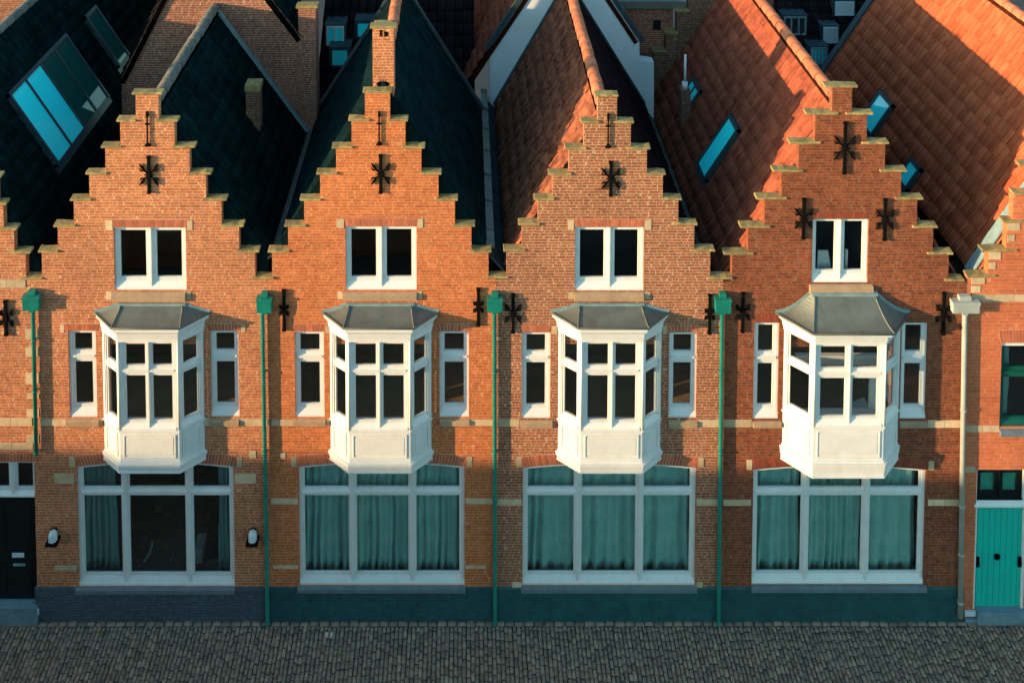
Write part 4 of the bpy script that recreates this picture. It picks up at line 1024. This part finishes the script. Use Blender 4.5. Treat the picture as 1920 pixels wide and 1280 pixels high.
for ex in ((918, 94), (1199, 80)):
    e = Vector((at(*ex, Y)[0], 0, at(*ex, Y)[1])); d = (e-apx).normalized(); n_ = Vector((0, 1, 0)).cross(d); n_ = n_ if n_.z > 0 else -n_
    m_ = MB(); m_.box(-.08, .06, 0, (e-apx).length, .04, .16, lambda q: apx+Vector((0, Y, 0))+Vector((0, 1, 0))*q[0]+d*q[1]+n_*q[2]); m_.build('verge_trim', 'lead_dark', hC)
# brick wall, flat roofed dormer and stepped gable behind, right of the white gable
Y = 8.0
hE = thing('flat_roofed_brick_house', 'brick house with flat lead roof between the white gable and red roof', 'house', (X(1200, 60, Y), Y, 0))
m_ = MB(); p0, p1 = at(1120, 18, Y), at(1262, 18, Y); m_.box(p0[0], p1[0], Y, Y+3, 0, p0[1]); m_.build('front_wall', 'brick_back', hE)
m_ = MB(); p0, p1 = at(1152, 17, Y-.2), at(1286, 3, Y-.2); m_.box(p0[0], p1[0], Y-.2, Y+3, p0[1], p1[1]); m_.box(p0[0]+.1, p1[0]-.1, Y, Y+3, p1[1], p1[1]+.06); m_.build('flat_roof', 'lead', hE)
m_ = MB(); p0, p1 = at(1224, 56, Y), at(1239, 38, Y); m_.box(p0[0], p1[0], Y-.012, Y+.02, p0[1], p1[1]); m_.build('window', 'black_paint', hE)
Y = 7.7
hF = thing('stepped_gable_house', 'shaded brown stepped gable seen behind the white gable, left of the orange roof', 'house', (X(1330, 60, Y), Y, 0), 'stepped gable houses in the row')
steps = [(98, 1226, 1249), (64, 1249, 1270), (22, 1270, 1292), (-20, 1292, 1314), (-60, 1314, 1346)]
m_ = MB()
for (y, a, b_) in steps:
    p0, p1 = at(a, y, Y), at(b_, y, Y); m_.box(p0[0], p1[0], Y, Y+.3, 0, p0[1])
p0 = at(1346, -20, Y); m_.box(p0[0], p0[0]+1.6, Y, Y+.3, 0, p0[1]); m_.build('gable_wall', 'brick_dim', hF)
for (y, a, b_) in steps:
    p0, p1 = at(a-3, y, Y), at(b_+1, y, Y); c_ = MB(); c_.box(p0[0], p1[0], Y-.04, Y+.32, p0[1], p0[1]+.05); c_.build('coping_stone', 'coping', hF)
# roof with windows behind the fourth house
hD = thing('dark_roofed_house', 'house with dark pantiled roof and four small windows between the two orange roofs', 'house', (X(1520, 60, 10), 10, 0))
xa, xb = X(1370, 60, 10), X(1720, 60, 10)
plD = facing_roof(hD, xa, xb, 8.8, Z(250, 8.8), 13.0, Z(-160, 13.0), 'tile_dark', tw=.26, th=.36, amp=.05, lift=.04)
m_ = MB(); m_.box(xa+.1, xb-.1, 9.1, 12.9, 0, Z(262, 8.8)); m_.build('front_wall', 'brick_dim', hD)
fwin(hD, plD, 1470, 1512, 32, 66, nx=3, label='three-light dormer with dark panes', frame='lead_pale')
fwin(hD, plD, 1544, 1572, 52, 82, nx=3, label='pale louvred dormer', frame='paper', glassm='paper')
fwin(hD, plD, 1566, 1602, 4, 30, nx=3, label='pale louvred dormer near the ridge', frame='paper', glassm='paper')
fwin(hD, plD, 1520, 1552, 90, 122, nx=5, label='blue louvred dormer low on the slope', frame='lead_pale', glassm='sky_cyan_glass')
# brick building at the upper left, beyond the first ridge
Y = 9.5
hG = thing('brick_house', 'brick house partly seen beyond the ridge in the top left corner', 'house', (X(-40, 60, Y), Y, 0))
m_ = MB(); p0, p1 = at(-160, -60, Y), at(62, -60, Y); m_.box(p0[0], p1[0], Y, Y+4, 0, p0[1]); m_.build('wall', 'brick_back', hG)
m_ = MB(); m_.box(p0[0]-.1, p1[0]+.1, Y-.1, Y+4.1, p0[1], p0[1]+.12); m_.build('flat_roof', 'lead_dark', hG)
# dark mass filling the courts between back buildings
hH = thing('dark_roofed_house', 'low dark pantiled house in the gap beyond the roof with the wide skylight', 'house', (X(240, 60, 12), 12, 0))
xa, xb = X(-260, 60, 12.2), X(345, 60, 12.2)
facing_roof(hH, xa, xb, 12.2, Z(260, 12.2), 15.5, Z(-160, 15.5), 'tile_dark', tw=.26, th=.36, amp=.05, lift=.04)
m_ = MB(); m_.box(xa+.1, xb-.1, 12.4, 15.4, 0, Z(270, 12.2)); m_.build('front_wall', 'brick_dim', hH)

# ------------------------------------------------------------------ small things on the street
xx, zz = at(617, 1190, 0)
def on_ground(px, py):
    r = _ray(px, py); t = -EYE.z/r.z; return EYE+r*t
p = on_ground(617, 1190)
m_ = MB(); m_.box(p.x-.08, p.x+.08, p.y-.045, p.y+.05, -.02, .014); o = m_.build('painted_stone', 'yellow_tile'); origin_to(o, (p.x, p.y, 0)); tag(o, 'small yellow and white patterned stone set in the cobbles', 'paving stone')
m_ = MB()
for a in (-1, 0, 1):
    m_.box(p.x+a*.045-.012, p.x+a*.045+.012, p.y-.03, p.y+.03, .014, .017)
c_ = m_.build('pattern_inlay', 'paper', o)
for k, (a, b_) in enumerate(((80, 1251), (34, 1196), (637, 1229), (191, 1191))):
    p = on_ground(a, b_); m_ = MB()
    for q in range(14):
        dx, dy = random.uniform(-.035, .035), random.uniform(-.03, .03); m_.tube([(p.x+dx*.4, p.y+dy*.4, -.01), (p.x+dx, p.y+dy, .02+random.random()*.02)], [.004, .009], 5)
    o = m_.build('weed', 'moss'); origin_to(o, (p.x, p.y, 0))
    tag(o, ('tiny yellow weed between cobbles nearest the bottom left corner', 'tiny yellow weed between cobbles below the black door', 'tiny yellow weed just below the patterned stone', 'tiny yellow weed between cobbles below the left wall lamp')[k], 'weed', 'weeds between the cobbles')

# ------------------------------------------------------------------ the houses across the street (behind the viewpoint), whose roofs shade the lower fronts
for k in range(6):
    h = thing('terraced_house', 'brick terraced house across the street, number %s along from the left' % ('one', 'two', 'three', 'four', 'five', 'six')[k], 'house', (-56+k*10.5, 0, 0), 'terraced houses across the street')
    x0, x1 = -61+k*10.5, -61+(k+1)*10.5-.004
    yc = lambda x: -10.75-(x+48)*.082
    def bxy(b, x0, x1, d0, d1, z0, z1):
        b.hexa([Vector((x, yc(x)+d, z)) for z in (z0, z1) for d in (d0, d1) for x in (x0, x1)])
    b = MB(); bxy(b, x0, x1, -3, 3, 0, 7.2); b.build('wall', 'brick_red', h)
    ZR = 9.35+random.uniform(-.03, .03)
    b = MB(); b.open = False
    P_ = [Vector((x, yc(x)+d, z)) for x in (x0, x1) for d, z in ((-3.3, 7.2), (3.3, 7.2), (0, ZR))]
    i = len(b.v); b.v += [tuple(q) for q in P_]
    for f in ((0, 1, 2), (5, 4, 3), (0, 3, 4, 1), (1, 4, 5, 2), (2, 5, 3, 0)): b.f.append(tuple(i+q for q in f)); b.r.append(.5); b.uv.append(None); b.sm.append(False)
    b.build('roof', 'tile_red', h)
    for s in range(3):
        for z in (1.2, 4.4):
            b = MB(); xc = x0+1.8+s*3.4; bxy(b, xc-.6, xc+.6, 2.98, 3.03, z, z+1.7); wn = b.build('window', 'white_paint', h)
            b = MB(); bxy(b, xc-.5, xc+.5, 3.02, 3.04, z+.1, z+1.6); b.build('glass_pane', 'black_paint', wn)
